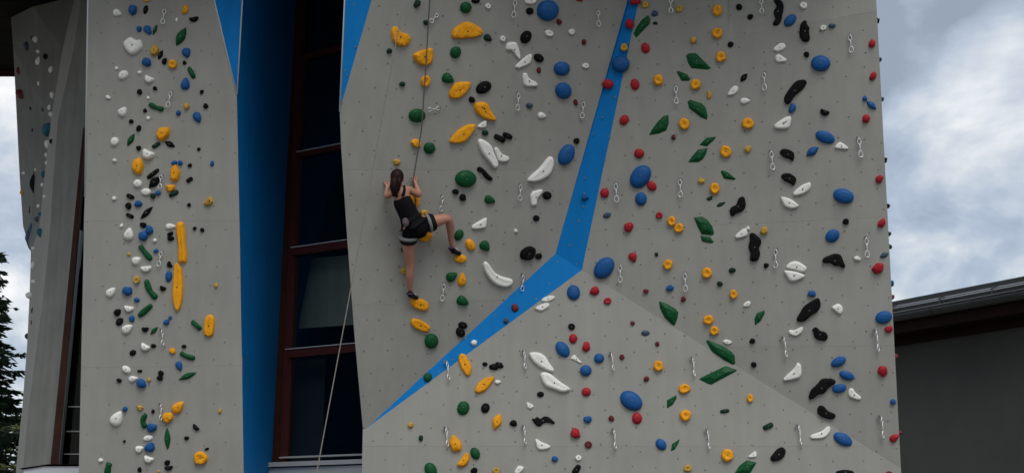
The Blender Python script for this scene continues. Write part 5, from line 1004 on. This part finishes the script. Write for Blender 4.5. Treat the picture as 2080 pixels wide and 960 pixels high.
DRAWS=[
('P',332,34,32,-8,'steel quickdraw just above a green leaf-shaped hold, near the top','quickdraws on the narrow pillar'),
('P',346,202,34,-12,'steel quickdraw beside a green curved bar hold, high up','quickdraws on the narrow pillar'),
('P',329,369,30,-4,'steel quickdraw beside a black leaf-shaped hold on the narrow pillar','quickdraws on the narrow pillar'),
('P',327,525,32,-10,'steel quickdraw beside an orange-yellow curved bar hold','quickdraws on the narrow pillar'),
('P',326,684,33,0,'steel quickdraw beside a white kidney-shaped hold, low down','quickdraws on the narrow pillar'),
('P',323,835,34,-5,'steel quickdraw beside an orange-yellow knobbly hold, near the bottom on the narrow pillar','quickdraws on the narrow pillar'),
('W',882,38,24,-40,'steel quickdraw beside a dark green knobbly hold, near the top','quickdraws on the broad wall'),
('W',880,219,28,-80,'steel quickdraw beside a green domed hold, high up','quickdraws on the broad wall'),
('W',895,412,33,-4,"steel quickdraw just above the climber's knee",'quickdraws on the broad wall'),
('W',900,592,36,-2,'steel quickdraw beside a large orange-yellow chunky hold','quickdraws on the broad wall'),
('W',904,753,40,3,'steel quickdraw beside a green domed hold, low down','quickdraws on the broad wall'),
('W',902,887,40,2,'steel quickdraw beside an orange-yellow knobbly hold on the lower slab','quickdraws on the broad wall'),
('W',1046,18,38,0,'steel quickdraw just above a large black oval hold','quickdraws on the broad wall'),
('W',1050,206,37,0,'steel quickdraw beside a slate-grey knobbly hold, high up','quickdraws on the broad wall'),
('W',1055,390,34,2,'steel quickdraw beside a green egg-shaped hold, high up','quickdraws on the broad wall'),
('W',1058,573,35,0,'steel quickdraw just below a large black lumpy hold','quickdraws on the broad wall'),
('W',1060,731,38,0,'steel quickdraw beside a huge white sculpted hold, low down','quickdraws on the broad wall'),
('W',1060,883,38,0,'steel quickdraw just below a black knobbly hold on the lower slab','quickdraws on the broad wall'),
('W',1215,37,34,8,'steel quickdraw beside a red domed hold, near the top','quickdraws on the broad wall'),
('W',1184,223,35,0,'steel quickdraw just above a black knobbly hold on the panel between window and stripe','quickdraws on the broad wall'),
('W',1252,391,40,2,'steel quickdraw beside a red domed hold on the big panel by the sky','quickdraws on the broad wall'),
('W',1260,555,36,0,'steel quickdraw beside a huge blue domed hold, at mid-height','quickdraws on the broad wall'),
('W',1238,735,38,2,'steel quickdraw beside a dark red knobbly hold on the lower slab','quickdraws on the broad wall'),
('W',1242,891,41,0,'steel quickdraw beside a dark red ring-shaped hold','quickdraws on the broad wall'),
('W',1362,12,32,0,'steel quickdraw beside a tan-yellow ring-shaped hold, near the top','quickdraws on the broad wall'),
('W',1372,193,38,0,'steel quickdraw just below a large green faceted hold, high up','quickdraws on the broad wall'),
('W',1383,382,38,2,'steel quickdraw beside a dark green faceted hold','quickdraws on the broad wall'),
('W',1393,572,39,2,'steel quickdraw just above a green faceted hold, at mid-height','quickdraws on the broad wall'),
('W',1402,745,40,0,'steel quickdraw beside a huge green faceted hold on the lower slab','quickdraws on the broad wall'),
('W',1432,892,40,0,'steel quickdraw beside an orange-yellow ring-shaped hold, near the bottom','quickdraws on the broad wall'),
('W',1546,14,30,0,'steel quickdraw beside a black knobbly hold, near the top','quickdraws on the broad wall'),
('W',1555,165,39,2,'steel quickdraw beside a black leaf-shaped hold, near the top','quickdraws on the broad wall'),
('W',1566,326,40,3,'steel quickdraw beside a black lumpy hold, high up','quickdraws on the broad wall'),
('W',1578,524,40,0,'steel quickdraw beside a black triangular hold, at mid-height','quickdraws on the broad wall'),
('W',1588,704,42,2,'steel quickdraw just below a green faceted hold, low down','quickdraws on the broad wall'),
('W',1617,883,42,2,'steel quickdraw beside a huge white sculpted hold, near the bottom','quickdraws on the broad wall'),
('W',1729,89,38,5,'steel quickdraw beside a white ring-shaped hold on the big panel by the sky','quickdraws on the broad wall'),
('W',1744,300,42,4,'steel quickdraw beside a large white sculpted hold, high up','quickdraws on the broad wall'),
('W',1758,502,42,0,'steel quickdraw beside a slate-grey leaf-shaped hold','quickdraws on the broad wall'),
('W',1774,691,45,2,'steel quickdraw just below a blue domed hold, low down','quickdraws on the broad wall'),
('W',1784,866,46,0,'steel quickdraw beside a red egg-shaped hold, near the bottom','quickdraws on the broad wall'),
]
EDGE=[(37, 12, 'k', 'uppermost black hold jutting from the outer edge of the broad wall'), (118, 11, 's', 'upper slate-grey hold jutting from the outer edge of the broad wall'), (197, 12, 's', 'lower slate-grey hold jutting from the outer edge of the broad wall'), (322, 13, 'k', 'middle black hold jutting from the outer edge of the broad wall'), (415, 12, 'k', 'lowest black hold jutting from the outer edge of the broad wall'), (473, 12, 'd', 'upper dark green hold jutting from the outer edge of the broad wall'), (498, 11, 'd', 'lower dark green hold jutting from the outer edge of the broad wall'), (574, 15, 'b', 'blue hold jutting from the outer edge of the broad wall'), (601, 12, 'm', 'uppermost dark red hold jutting from the outer edge of the broad wall'), (722, 13, 'm', 'middle dark red hold jutting from the outer edge of the broad wall'), (877, 10, 'm', 'lowest dark red hold jutting from the outer edge of the broad wall')]

# ------------------------------------------------------------------ climbing holds
STU = [(1128, 515), (1275, 0), (1298, 0), (1182, 548)]; STL = [(745, 868), (1128, 515), (1182, 548)]
pSU = Plane(pA.at(1275, 0), pA.at(1128, 515), pB.at(1182, 548)); pSL = Plane(pA.at(745, 868), pC.at(1182, 548), pA.at(1128, 515))
def inside(u, v, pg):
    c = False
    for i in range(len(pg)):
        (x1, y1), (x2, y2) = pg[i], pg[(i + 1) % len(pg)]
        if (y1 > v) != (y2 > v) and u < (x2 - x1) * (v - y1) / (y2 - y1) + x1: c = not c
    return c
def plane_for(sec, u, v):
    if sec == 'P': return pP
    if inside(u, v, STU): return pSU
    if inside(u, v, STL): return pSL
    if inside(u, v, [(p[0], p[1]) for p in C_poly]): return pC
    if inside(u, v, [(1478, -300), (1478, 77), (1781, 22), (1781, -300)]): return pD
    if inside(u, v, [(735, 1000), (600, 300), (600, -300), (1361, -300), (1275, 0), (1128, 515), (745, 868)]): return pA
    return pB
def chaikin(pts, n=1, q=.22):
    for _ in range(n):
        o = []
        for i in range(len(pts)):
            a, b = pts[i], pts[(i + 1) % len(pts)]
            o += [(a[0] + (b[0] - a[0]) * q, a[1] + (b[1] - a[1]) * q), (b[0] - (b[0] - a[0]) * q, b[1] - (b[1] - a[1]) * q)]
        pts = o
    return pts
def resample(pts, n):
    seg = [math.hypot(pts[(i + 1) % len(pts)][0] - p[0], pts[(i + 1) % len(pts)][1] - p[1]) for i, p in enumerate(pts)]
    tot = sum(seg); o = []; i = 0; acc = 0
    for k in range(n):
        d = tot * k / n
        while acc + seg[i] < d: acc += seg[i]; i += 1
        t = (d - acc) / max(seg[i], 1e-9); a, b = pts[i], pts[(i + 1) % len(pts)]
        o.append((a[0] + (b[0] - a[0]) * t, a[1] + (b[1] - a[1]) * t))
    return o
def outline(k, L, T, rnd, n):
    o = []
    if k == 'T':
        t = chaikin([(-L / 2, -T / 2), (L / 2, -T * .45), (L * rnd.uniform(-.1, .1), T / 2)], 2, .25); return resample(t, n)
    lob = [(rnd.uniform(.03, .09), rnd.uniform(0, 6.3), f) for f in (2, 3, 5)]
    for i in range(n):
        a = 2 * math.pi * i / n; c, s = math.cos(a), math.sin(a)
        if k in 'DE': x, y = c, s
        elif k == 'K':
            r = 1 + sum(A * math.cos(f * a + p) for A, p, f in lob); x, y = c * r, s * r
        elif k == 'J':
            r = 1 + .5 * sum(A * math.cos(f * a + p) for A, p, f in lob); x, y = c * r, s * r
        elif k == 'G': x, y = c, s * (1 - .42 * c) * .95
        elif k == 'L': x = c; y = (1 if s > 0 else -1) * (1 - abs(c) ** 1.7) * (.98 if s > 0 else .9)
        elif k == 'S':
            x = abs(c) ** .55 * (1 if c > 0 else -1); y = abs(s) ** .6 * (1 if s > 0 else -1)
            y *= 1 + .08 * math.sin(3 * x + lob[0][1])
        elif k == 'N':
            x = abs(c) ** .8 * (1 if c > 0 else -1); y = s * .8 + .45 * (x * x) - .2
        o.append((x * L / 2, y * T / 2))
    return o
PROF = dict(
    D=[(0, 0), (.03, .34), (.12, .62), (.30, .84), (.55, .96)], E=[(0, 0), (.05, .45), (.18, .78), (.42, .97)],
    K=[(0, 0), (.07, .55), (.28, .92), (.62, 1.0)], J=[(0, 0), (.02, .5), (.14, .9), (.32, 1.0), (.54, .95), (.72, .84)],
    P=[(0, 0), (.06, .5), (.22, .9), (.5, 1.0), (.78, .94)], F=[(0, 0), (.07, .30), (.58, 1.0)],
    L=[(0, 0), (.10, .45), (.45, .95)], S=[(0, 0), (.10, .55), (.40, .95)], G=[(0, 0), (.06, .45), (.22, .8), (.5, .98)],
    N=[(0, 0), (.10, .55), (.38, .94), (.65, 1.0)], T=[(0, 0), (.08, .5), (.4, .95)], W=[(0, 0), (.12, .5), (.42, .9), (.75, 1.0)])
HGT = dict(D=.46, E=.42, K=.55, J=.46, P=.42, F=.34, L=.42, S=.55, G=.46, N=.48, T=.45, W=.55)
def hold_mesh(name, pts2, k, h, rough, rnd, mt, flat):
    """pts2: outline in metres on the wall; rings step in and out from the wall up to height h"""
    if sum(pts2[i][0] * pts2[(i + 1) % len(pts2)][1] - pts2[(i + 1) % len(pts2)][0] * pts2[i][1] for i in range(len(pts2))) < 0: pts2 = pts2[::-1]
    n = len(pts2); pv = [Vector(p) for p in pts2]
    cen = sum(pv, Vector((0, 0))) / n
    off = Vector((rnd.uniform(-.12, .12), rnd.uniform(-.05, .2))) * h if k in 'DKEG' else Vector((0, 0))
    conc = k in 'PNW'
    if conc:
        nr, th = [], []
        for i in range(n):
            t = pv[(i + 1) % n] - pv[i - 1]; nr.append(Vector((-t.y, t.x)).normalized())
        for i in range(n):
            best = 9.0
            for j in range(n):
                if j in (i, (i - 1) % n): continue
                a, b = pv[j], pv[(j + 1) % n]; d = b - a; r = nr[i]; den = r.x * d.y - r.y * d.x
                if abs(den) < 1e-12: continue
                w_ = a - pv[i]; t = (w_.x * d.y - w_.y * d.x) / den; s = (w_.x * r.y - w_.y * r.x) / den
                if t > 1e-5 and -.01 <= s <= 1.01: best = min(best, t)
            th.append(best / 2)
        cap = sorted(th)[int(n * .8)]
        th = [min(t, cap) for t in th]
        for _ in range(3): th = [(th[i - 1] + 2 * th[i] + th[(i + 1) % n]) / 4 for i in range(n)]
        nr = [(nr[i - 1] + 2 * nr[i] + nr[(i + 1) % n]).normalized() for i in range(n)]
    bm = bmesh.new(); rings = []
    for f, z in PROF[k]:
        ring = []
        for i in range(n):
            p = pv[i] + nr[i] * th[i] * f if conc else cen + off * z + (pv[i] - cen) * (1 - f)
            zz_ = h * z
            if z: 
                g = rough * h * math.sin(i * 1.7 + f * 9 + rough * 50) * .5 + rnd.uniform(-1, 1) * rough * h
                zz_ += g; p = p + Vector((rnd.uniform(-1, 1), rnd.uniform(-1, 1))) * rough * h * .5
            ring.append(bm.verts.new((p.x, p.y, zz_)))
        rings.append(ring)
    for a, b in zip(rings, rings[1:]):
        for i in range(n): bm.faces.new((a[i], a[(i + 1) % n], b[(i + 1) % n], b[i]))
    top = rings[-1]
    if conc:
        for tri in tessellate_polygon([[v.co for v in top]]):
            try: bm.faces.new([top[i] for i in tri])
            except ValueError: pass
        zc = h * PROF[k][-1][1]
    else:
        zc = h * (.80 if k == 'J' else 1.0); c = cen + off
        cv = bm.verts.new((c.x, c.y, zc))
        for i in range(n): bm.faces.new((top[i], top[(i + 1) % n], cv))
    bmesh.ops.recalc_face_normals(bm, faces=bm.faces)
    if not flat: smooth(bm)
    me = bpy.data.meshes.new(name); bm.to_mesh(me); bm.free(); me.materials.append(mt)
    if not flat: me.set_sharp_from_angle(angle=R(38 if rough > .05 else 55))
    return me, cen + off, zc
def bolt_mesh(mt):
    bm = bmesh.new(); bmesh.ops.create_cone(bm, cap_ends=True, segments=6, radius1=.0085, radius2=.0075, depth=.012)
    me = bpy.data.meshes.new('bolt'); bm.to_mesh(me); bm.free(); me.materials.append(mt); return me
BOLT, BOLT_L = bolt_mesh(M['bolt']), bolt_mesh(M['bolt_l'])
def make_hold(sec, c, k, u, v, L, T, rot, pts, name, label, group, seed):
    rnd = random.Random(seed)
    big = L > 30
    if sec == 'L' and not pts: L, T = L * 1.18, T * 1.18
    if sec == 'L':
        o3 = wing_pt(u, v); pl = Plane(o3, o3 + Vector((1, -.35, 0)), o3 + Vector((0, -.06, 1)))
    else: pl = plane_for(sec, u, v); o3 = pl.at(u, v)
    if k == 'W':
        wd_ = L; n = len(pts); l_, r_ = [], []
        cl = [pts[0]]
        for i in range(1, n): 
            for t in (.33, .67, 1): cl.append((pts[i - 1][0] + (pts[i][0] - pts[i - 1][0]) * t, pts[i - 1][1] + (pts[i][1] - pts[i - 1][1]) * t))
        for _ in range(3): cl = [cl[0]] + [((cl[i - 1][0] + cl[i][0] * 2 + cl[i + 1][0]) / 4, (cl[i - 1][1] + cl[i][1] * 2 + cl[i + 1][1]) / 4) for i in range(1, len(cl) - 1)] + [cl[-1]]
        for i, p in enumerate(cl):
            a, b = cl[max(0, i - 1)], cl[min(len(cl) - 1, i + 1)]; d = math.hypot(b[0] - a[0], b[1] - a[1]); nx, ny = -(b[1] - a[1]) / d, (b[0] - a[0]) / d
            q = wd_ / 2 * (1 + .12 * math.sin(i * 1.3 + seed)) * (.82 if i in (0, len(cl) - 1) else 1); l_.append((p[0] + nx * q, p[1] + ny * q)); r_.append((p[0] - nx * q, p[1] - ny * q))
        px = resample(chaikin(l_ + r_[::-1], 2), 34); T = wd_
    elif pts:
        px = pts if k == 'F' else resample(chaikin(pts, 2 if c in 'kb' else 1, .2), 40 if big else 26)
        a = abs(sum(pts[i][0] * pts[(i + 1) % len(pts)][1] - pts[(i + 1) % len(pts)][0] * pts[i][1] for i in range(len(pts)))) / 2
        T = 1.15 * a / L
    else:
        r = R(rot); n = 24 if L > 26 else 18 if L > 15 else 13
        if k == 'K': n = 11 if L < 20 else 15
        px = [(u + a * math.cos(r) - b * math.sin(r), v - a * math.sin(r) - b * math.cos(r)) for a, b in outline(k, L, T, rnd, n)]
    p2 = [tuple(pl.loc(pl.at(a, b), o3)) for a, b in px]
    sc = (o3 - CAM).dot(FWD) / F_PX
    h = HGT[k] * T * sc * (1.0 if T < 24 else .85) * (1.15 if T < 12 else 1)
    rough = dict(y=.07, o=.10, k=.06, r=.05, m=.08, w=.035, b=.018 if k == 'D' else .05).get(c, .04)
    if k in 'F': rough = 0
    me, cen, zc = hold_mesh(name, p2, k, h, rough, rnd, M[c], k == 'F')
    o = bpy.data.objects.new(name, me); col.objects.link(o); o.matrix_world = pl.mat(o3 - pl.n * .004)
    tag(o, label, 'climbing hold', group)
    if L >= 17 and sec != 'L' and k not in 'T' or (k == 'J'):
        bl = bpy.data.objects.new('bolt', BOLT if c in 'wyojr' else BOLT_L); col.objects.link(bl); bl.parent = o
        bl.location = (cen.x, cen.y, zc + (.002 if k == 'J' else .001)); s = min(1.1, max(.6, L / 36)); bl.scale = (s, s, 1)
for i, (sec, c, k, u, v, L, T, rot, pts, name, label, group) in enumerate(HOLDS):
    make_hold(sec, c, k, u, v, L, T, rot, pts, name, label, group, 100 + i)
# holds on the outer edge of the broad wall, seen edge-on against the sky
for i, (v, hh, c, label) in enumerate(EDGE):
    u = lerp_u(v, (1830, 950), (1778, 0)); q = pB.at(u, v) + Vector((-.012, .10, 0)); rnd = random.Random(i + 5)
    pts2 = [(math.cos(a) * .06 * rnd.uniform(.8, 1.1), math.sin(a) * hh / 330 * rnd.uniform(.8, 1.1)) for a in [k * 2 * math.pi / 12 for k in range(12)]]
    me, cen, zc = hold_mesh('edge_hold', pts2, 'K', .07, .06, rnd, M[c], False)
    o = bpy.data.objects.new('edge_hold', me); col.objects.link(o)
    o.matrix_world = Matrix(((0, 0, 1, q.x), (1, 0, 0, q.y), (0, 1, 0, q.z), (0, 0, 0, 1))); tag(o, label, 'climbing hold', 'holds on the outer edge of the broad wall')

# ------------------------------------------------------------------ threaded bolt holes in the panels
def holes(secs, par, box_, step, seed, taken):
    rnd = random.Random(seed); bm = bmesh.new(); u0, v0, u1, v1 = box_; row = 0; v = v0
    while v < v1:
        u = u0 + (step * .5 if row % 2 else 0)
        while u < u1:
            a, b = u + rnd.uniform(-.3, .3) * step, v + rnd.uniform(-.3, .3) * step; u += step
            if not inside(a, b, secs): continue
            pl = plane_for('P' if par is pil else 'W', a, b)
            c = pl.at(a, b, -.002); r = rnd.uniform(.0085, .0125)
            rim = [c + pl.n * .0036 + (pl.r * math.cos(t) + pl.u * math.sin(t)) * r for t in [k * math.pi / 4 for k in range(8)]]
            rb_ = [c + (pl.r * math.cos(t) + pl.u * math.sin(t)) * r * 1.15 for t in [k * math.pi / 4 for k in range(8)]]
            A = [bm.verts.new(p) for p in rim]; B = [bm.verts.new(p) for p in rb_]; bm.faces.new(A)
            for k in range(8): bm.faces.new((B[k], B[(k + 1) % 8], A[(k + 1) % 8], A[k]))
        v += step * .8; row += 1
    o = obj('bolt_holes', bm, M['hole_p' if par is pil else 'hole'], par); o['kind'] = 'stuff'
holes([(700, -100), (692, 300), (740, 868), (740, 1100), (1835, 1100), (1828, 950), (1778, 0), (1772, -100)], wall, (690, -90, 1840, 1010), 46, 1, None)
holes([(186, -100), (176, 400), (166, 1000), (492, 1000), (482, 400), (476, 200), (425, -100)], pil, (160, -90, 500, 1000), 52, 2, None)

# ------------------------------------------------------------------ quickdraws
def loop(cx_, cy2, rx, ry, z, pinch, n=16):
    return [(cx_ + rx * math.cos(a) * (1 - pinch * math.sin(a)), cy2 + ry * math.sin(a), z) for a in [2 * math.pi * k / n for k in range(n)]]
def me_of(bm, name, m):
    me = bpy.data.meshes.new(name); bm.to_mesh(me); bm.free(); me.materials.append(M[m]); return me
QD = {}
QD['hanger'] = me_of(tube([(0, .121, .02), (.004, .112, .034), (0, .098, .036)], [.012, .011, .009], 6, bm=box((0, .112, .006), .030, .040, .012)), 'hanger', 'hanger')
QD['upper_carabiner'] = me_of(tube(loop(0, .072, .021, .035, .040, .12), .0057, 6, True), 'upper_carabiner', 'steel')
QD['sling'] = me_of(tube([(0, .045, .042), (.001, .010, .044), (0, -.045, .046)], [.0078, .007, .0078], 6), 'sling', 'sling')
QD['lower_carabiner'] = me_of(tube(loop(0, -.078, .026, .040, .048, .30), .0061, 6, True), 'lower_carabiner', 'steel')
proto = None
for sec, u, v, L, rot, label, group in DRAWS:
    pl = plane_for(sec, u, v); q = pl.at(u, v); s = L * (q - CAM).dot(FWD) / F_PX / .245
    if proto is None:
        root = empty('quickdraw'); proto = root
        for nm, me in QD.items():
            o = bpy.data.objects.new(nm, me); col.objects.link(o); o.parent = root
    else:
        root = proto.copy(); col.objects.link(root)
        for ch in kids: c2 = ch.copy(); col.objects.link(c2); c2.parent = root
    kids = kids if root is not proto else list(proto.children)
    tag(root, label, 'quickdraw', group)
    turn = 62 if v > 675 else (-25 + 50 * ((u * 7 + v) % 10) / 10)
    root.matrix_world = pl.mat(q) @ Matrix.Rotation(R(rot), 4, 'Z') @ Matrix.Translation((0, 0, .03 if v > 675 else 0)) @ Matrix.Rotation(R(turn), 4, 'Y') @ Matrix.Diagonal((max(s, .9), s, max(s, .9), 1))

# ------------------------------------------------------------------ climber
def J(u, v, off): return pA.at(u, v, off)
pc = empty('person', J(843, 466, .24)); tag(pc, 'climber in black tank top and shorts with harness and long dark ponytail, seen from behind', 'person')
def skin_obj(name, verts, edges, radii, m, root_i, sub=2, par=pc, smooth_=True):
    me = bpy.data.meshes.new(name); me.from_pydata([tuple(v) for v in verts], edges, [])
    o = obj(name, me, m, par)
    md = o.modifiers.new('skin', 'SKIN'); md.use_smooth_shade = True; md.branch_smoothing = 0.6
    lay = me.skin_vertices[0] if me.skin_vertices else None
    for i, r in enumerate(radii):
        sv = lay.data[i]; sv.radius = r if isinstance(r, tuple) else (r, r); sv.use_root = (i == root_i)
    sb = o.modifiers.new('subsurf', 'SUBSURF'); sb.levels = sub; sb.render_levels = sub
    return o
def ellipsoid(c, rx, ry, rz, rotm=None, seg=18, rings=12, bm=None):
    bm = bm or bmesh.new(); Mx = Matrix.Translation(c) @ (rotm.to_4x4() if rotm else Matrix.Identity(4)) @ Matrix.Diagonal((rx, ry, rz, 1))
    bmesh.ops.create_uvsphere(bm, u_segments=seg, v_segments=rings, radius=1, matrix=Mx); return smooth(bm)
V, E, RD = [], [], []
def jv(p, r, prev=None):
    V.append(p); RD.append(r); i = len(V) - 1
    if prev is not None: E.append((prev, i))
    return i
pel = jv(J(842, 462, .24), .115); wa = jv(J(829, 434, .24), (.098, .085), pel); ch = jv(J(817, 407, .25), (.118, .095), wa); nb0 = jv(J(812, 389, .25), (.070, .062), ch)
nk = jv(J(809, 379, .25), .045, nb0); hd0 = jv(J(807, 370, .245), (.066, .072), nk); hd1 = jv(J(806, 360, .24), (.074, .088), hd0); hd2 = jv(J(806, 352, .24), (.055, .066), hd1)
def hand(w_i, wrist, palm, up, side, curl):
    """palm and five separate bent fingers reaching up onto the wall"""
    pm = jv(palm, (.024, .017), w_i)
    for k, (sp, ln) in enumerate(((-.026, .058), (-.009, .068), (.009, .064), (.025, .050))):
        b_ = jv(palm + side * sp + up * .020, .0105, pm); m_ = jv(palm + side * sp * 1.15 + up * (.020 + ln * .5) + curl * .012, .0090, b_)
        jv(palm + side * sp * 1.15 + up * (.016 + ln * .72) + curl * .040, .0080, m_)
    t1_ = jv(palm - side * .030 - up * .006, .0105, pm); jv(palm - side * .044 + up * .022 + curl * .010, .0085, t1_)
pn = -pA.n
sR = jv(J(828, 383, .235), .056, nb0); uR = jv(J(840, 390, .21), .046, sR); eR = jv(J(852, 397, .185), .039, uR); fR = jv(J(848.5, 385, .12), .036, eR); wR = jv(J(845, 375, .075), .0245, fR)
hand(wR, V[wR], J(843.5, 369, .055), pA.u * .9 + pn * .3, pA.r, pn)
sL = jv(J(799, 389, .235), .052, nb0); uL = jv(J(790, 396, .20), .043, sL); eL = jv(J(784.5, 400, .16), .036, uL); fL = jv(J(785, 391, .11), .032, eL); wL = jv(J(786, 383, .075), .023, fL)
hand(wL, V[wL], J(786.5, 378.5, .055), pA.u * .95 + pn * .25, -pA.r, pn)
hR = jv(J(860, 456, .225), .098, pel); tR = jv(J(884, 449, .23), .084, hR); kR = jv(J(911, 442, .215), .058, tR); cR = jv(J(915, 463, .15), .054, kR); aR = jv(J(917, 497, .085), .030, cR); ftR = jv(J(924, 510, .05), .030, aR); jv(J(936, 514, .02), .024, ftR)
hL = jv(J(830, 476, .235), .094, pel); tL = jv(J(830, 506, .19), .080, hL); kL = jv(J(834, 540, .15), .055, tL); cL = jv(J(832, 559, .145), .053, kL); aL = jv(J(833, 590, .095), .029, cL); ftL = jv(J(838, 600, .05), .030, aL); jv(J(849, 604, .02), .024, ftL)
skin_obj('body', V, E, RD, M['skin'], 0)
hc = V[hd1]
obj('hair', ellipsoid(J(806.5, 358, .262), .080, .082, .090), M['hair'], pc)
pt = obj('ponytail', tube([J(804, 359, .33), J(801, 368, .355), J(800, 380, .365), J(801, 391, .36), J(799, 400, .355)], [.030, .046, .050, .038, .008], 10), M['hair'], pc)
obj('hair_lock', tube([J(811, 359, .325), J(810, 371, .35), J(808, 384, .35), J(806, 394, .35)], [.025, .032, .026, .006], 8), M['hair'], pc)
obj('ear', ellipsoid(J(819, 364.5, .245), .008, .018, .024), M['skin'], pc); obj('ear', ellipsoid(J(793.5, 365.5, .24), .008, .018, .024), M['skin'], pc)
obj('nose', ellipsoid(J(806, 364, .145), .012, .022, .020), M['skin'], pc)
for du in (-5, 5): obj('eye', ellipsoid(J(806 + du, 359.5, .165), .011, .008, .008), M['dark'], pc)
obj('mouth', ellipsoid(J(806, 370, .172), .020, .006, .006), M['nail'], pc)
tv_, te, tr2 = [J(840, 456, .24), J(831, 438, .24), J(818, 410, .25), J(813, 396, .252)], [(0, 1), (1, 2), (2, 3)], [(.148, .130), (.130, .112), (.138, .110), (.098, .086)]
skin_obj('tank_top', tv_, te, tr2, M['tank'], 1, par=pc)
for pth in ([J(818, 398, .345), J(822, 386, .325), J(821, 378, .27), J(820, 384, .19)], [J(806, 400, .345), J(803, 390, .325), J(803, 383, .27), J(805, 388, .19)]):
    obj('shoulder_strap', tube(pth, [.020, .016, .014, .014], 8), M['tank'], pc)
sv_ = [J(842, 463, .25), J(832, 441, .245), J(863, 456, .228), J(876, 451.5, .229), J(831, 475, .238), J(830, 488, .220)]
skin_obj('shorts', sv_, [(0, 1), (0, 2), (2, 3), (0, 4), (4, 5)], [(.152, .14), (.126, .114), .132, .112, .126, .110], M['shorts'], 0, par=pc)
obj('shorts_seat', ellipsoid(J(846, 463, .262), .140, .115, .120, Matrix.Rotation(R(35), 3, 'Y')), M['shorts'], pc)
hn = empty('harness', pc.location); hn.parent = pc; hn.matrix_parent_inverse = Matrix.Translation(-Vector(pc.location))
def band(a, b, r0, r1, m, name):
    bm = bmesh.new(); tube([a, a.lerp(b, .12), a.lerp(b, .88), b], [r0 - .006, r0, r1, r1 - .006], 20, bm=bm); return obj(name, bm, m, hn)
band(J(835, 446, .243), J(831, 439, .243), .132, .124, M['harness'], 'belt')
band(J(868, 454, .227), J(874.5, 452, .228), .120, .112, M['webbing'], 'leg_loop_webbing'); band(J(874, 452.2, .228), J(883, 449.3, .23), .1125, .098, M['harness'], 'leg_loop')
band(J(830, 480, .230), J(830, 486, .223), .117, .111, M['webbing'], 'leg_loop_webbing'); band(J(830, 485.6, .223), J(830, 493, .212), .1115, .097, M['harness'], 'leg_loop')
obj('chalk_bag', ellipsoid(J(824, 451, .365),   .040, .026, .056, Matrix.Rotation(R(-14), 3, 'Y')), M['patch'], pc)
def shoe(an, ft, toe, rr):
    s = empty('shoe', pc.location); s.parent = pc; s.matrix_parent_inverse = Matrix.Translation(-Vector(pc.location))
    heel = an.lerp(ft, .35) + Vector((0, -.030, -.028))
    skin_obj('upper', [an + Vector((0, -.004, -.006)), heel, ft + Vector((0, -.01, -.004)), toe + Vector((0, .015, -.006))], [(0, 1), (0, 2), (1, 2), (2, 3)], [.040, .040, .044, .030], M['shoe'], 0, par=s)
    d = (toe - ft).normalized()
    obj('strap', tube([ft + Vector((-.03, -.035, .016)), ft + Vector((0, -.045, .022)), ft + Vector((.03, -.040, .012)), ft + d * .06 + Vector((.02, -.035, .01))], [.012, .016, .015, .010], 8), M['shoe3'], s)
    obj('ankle_cuff', tube([an + Vector((0, -.0, -.022)), an + Vector((0, 0, -.006))], [.042, .041], 12), M['shoe2'], s)
shoe(V[aR] + Vector((0, 0, -.03)), V[ftR], V[ftR + 1], 1); shoe(V[aL] + Vector((0, 0, -.03)), V[ftL], V[ftL + 1], 1)

# ------------------------------------------------------------------ rope, over the anchor above and down on both sides
rp = empty('climbing_rope', J(870, -195, .1)); tag(rp, 'thin climbing rope from the climber up the wall and down across the tall window', 'rope')
top1, top2 = J(888, -196, .10), J(857, -198, .12)
obj('climber_strand', tube([top1, J(873, 0, .11), J(864, 150, .12), J(856, 265, .12), J(845, 330, .10), J(839, 366, .09), J(843, 400, .08), J(845, 440, .09)], .0075, 8), M['rope_shaded'], rp)
low = P(632, 1020, -2.4)
obj('belay_strand', tube([top2, top2.lerp(low, .25), top2.lerp(low, .5) + Vector((0, 0, -.012)), top2.lerp(low, .75) + Vector((0, 0, -.012)), low, P(600, 1200, -2.7)], .0062, 8), M['rope'], rp)
obj('anchor_loop', tube([top1, J(873, -207, .07), top2], .012, 8), M['steel'], rp)
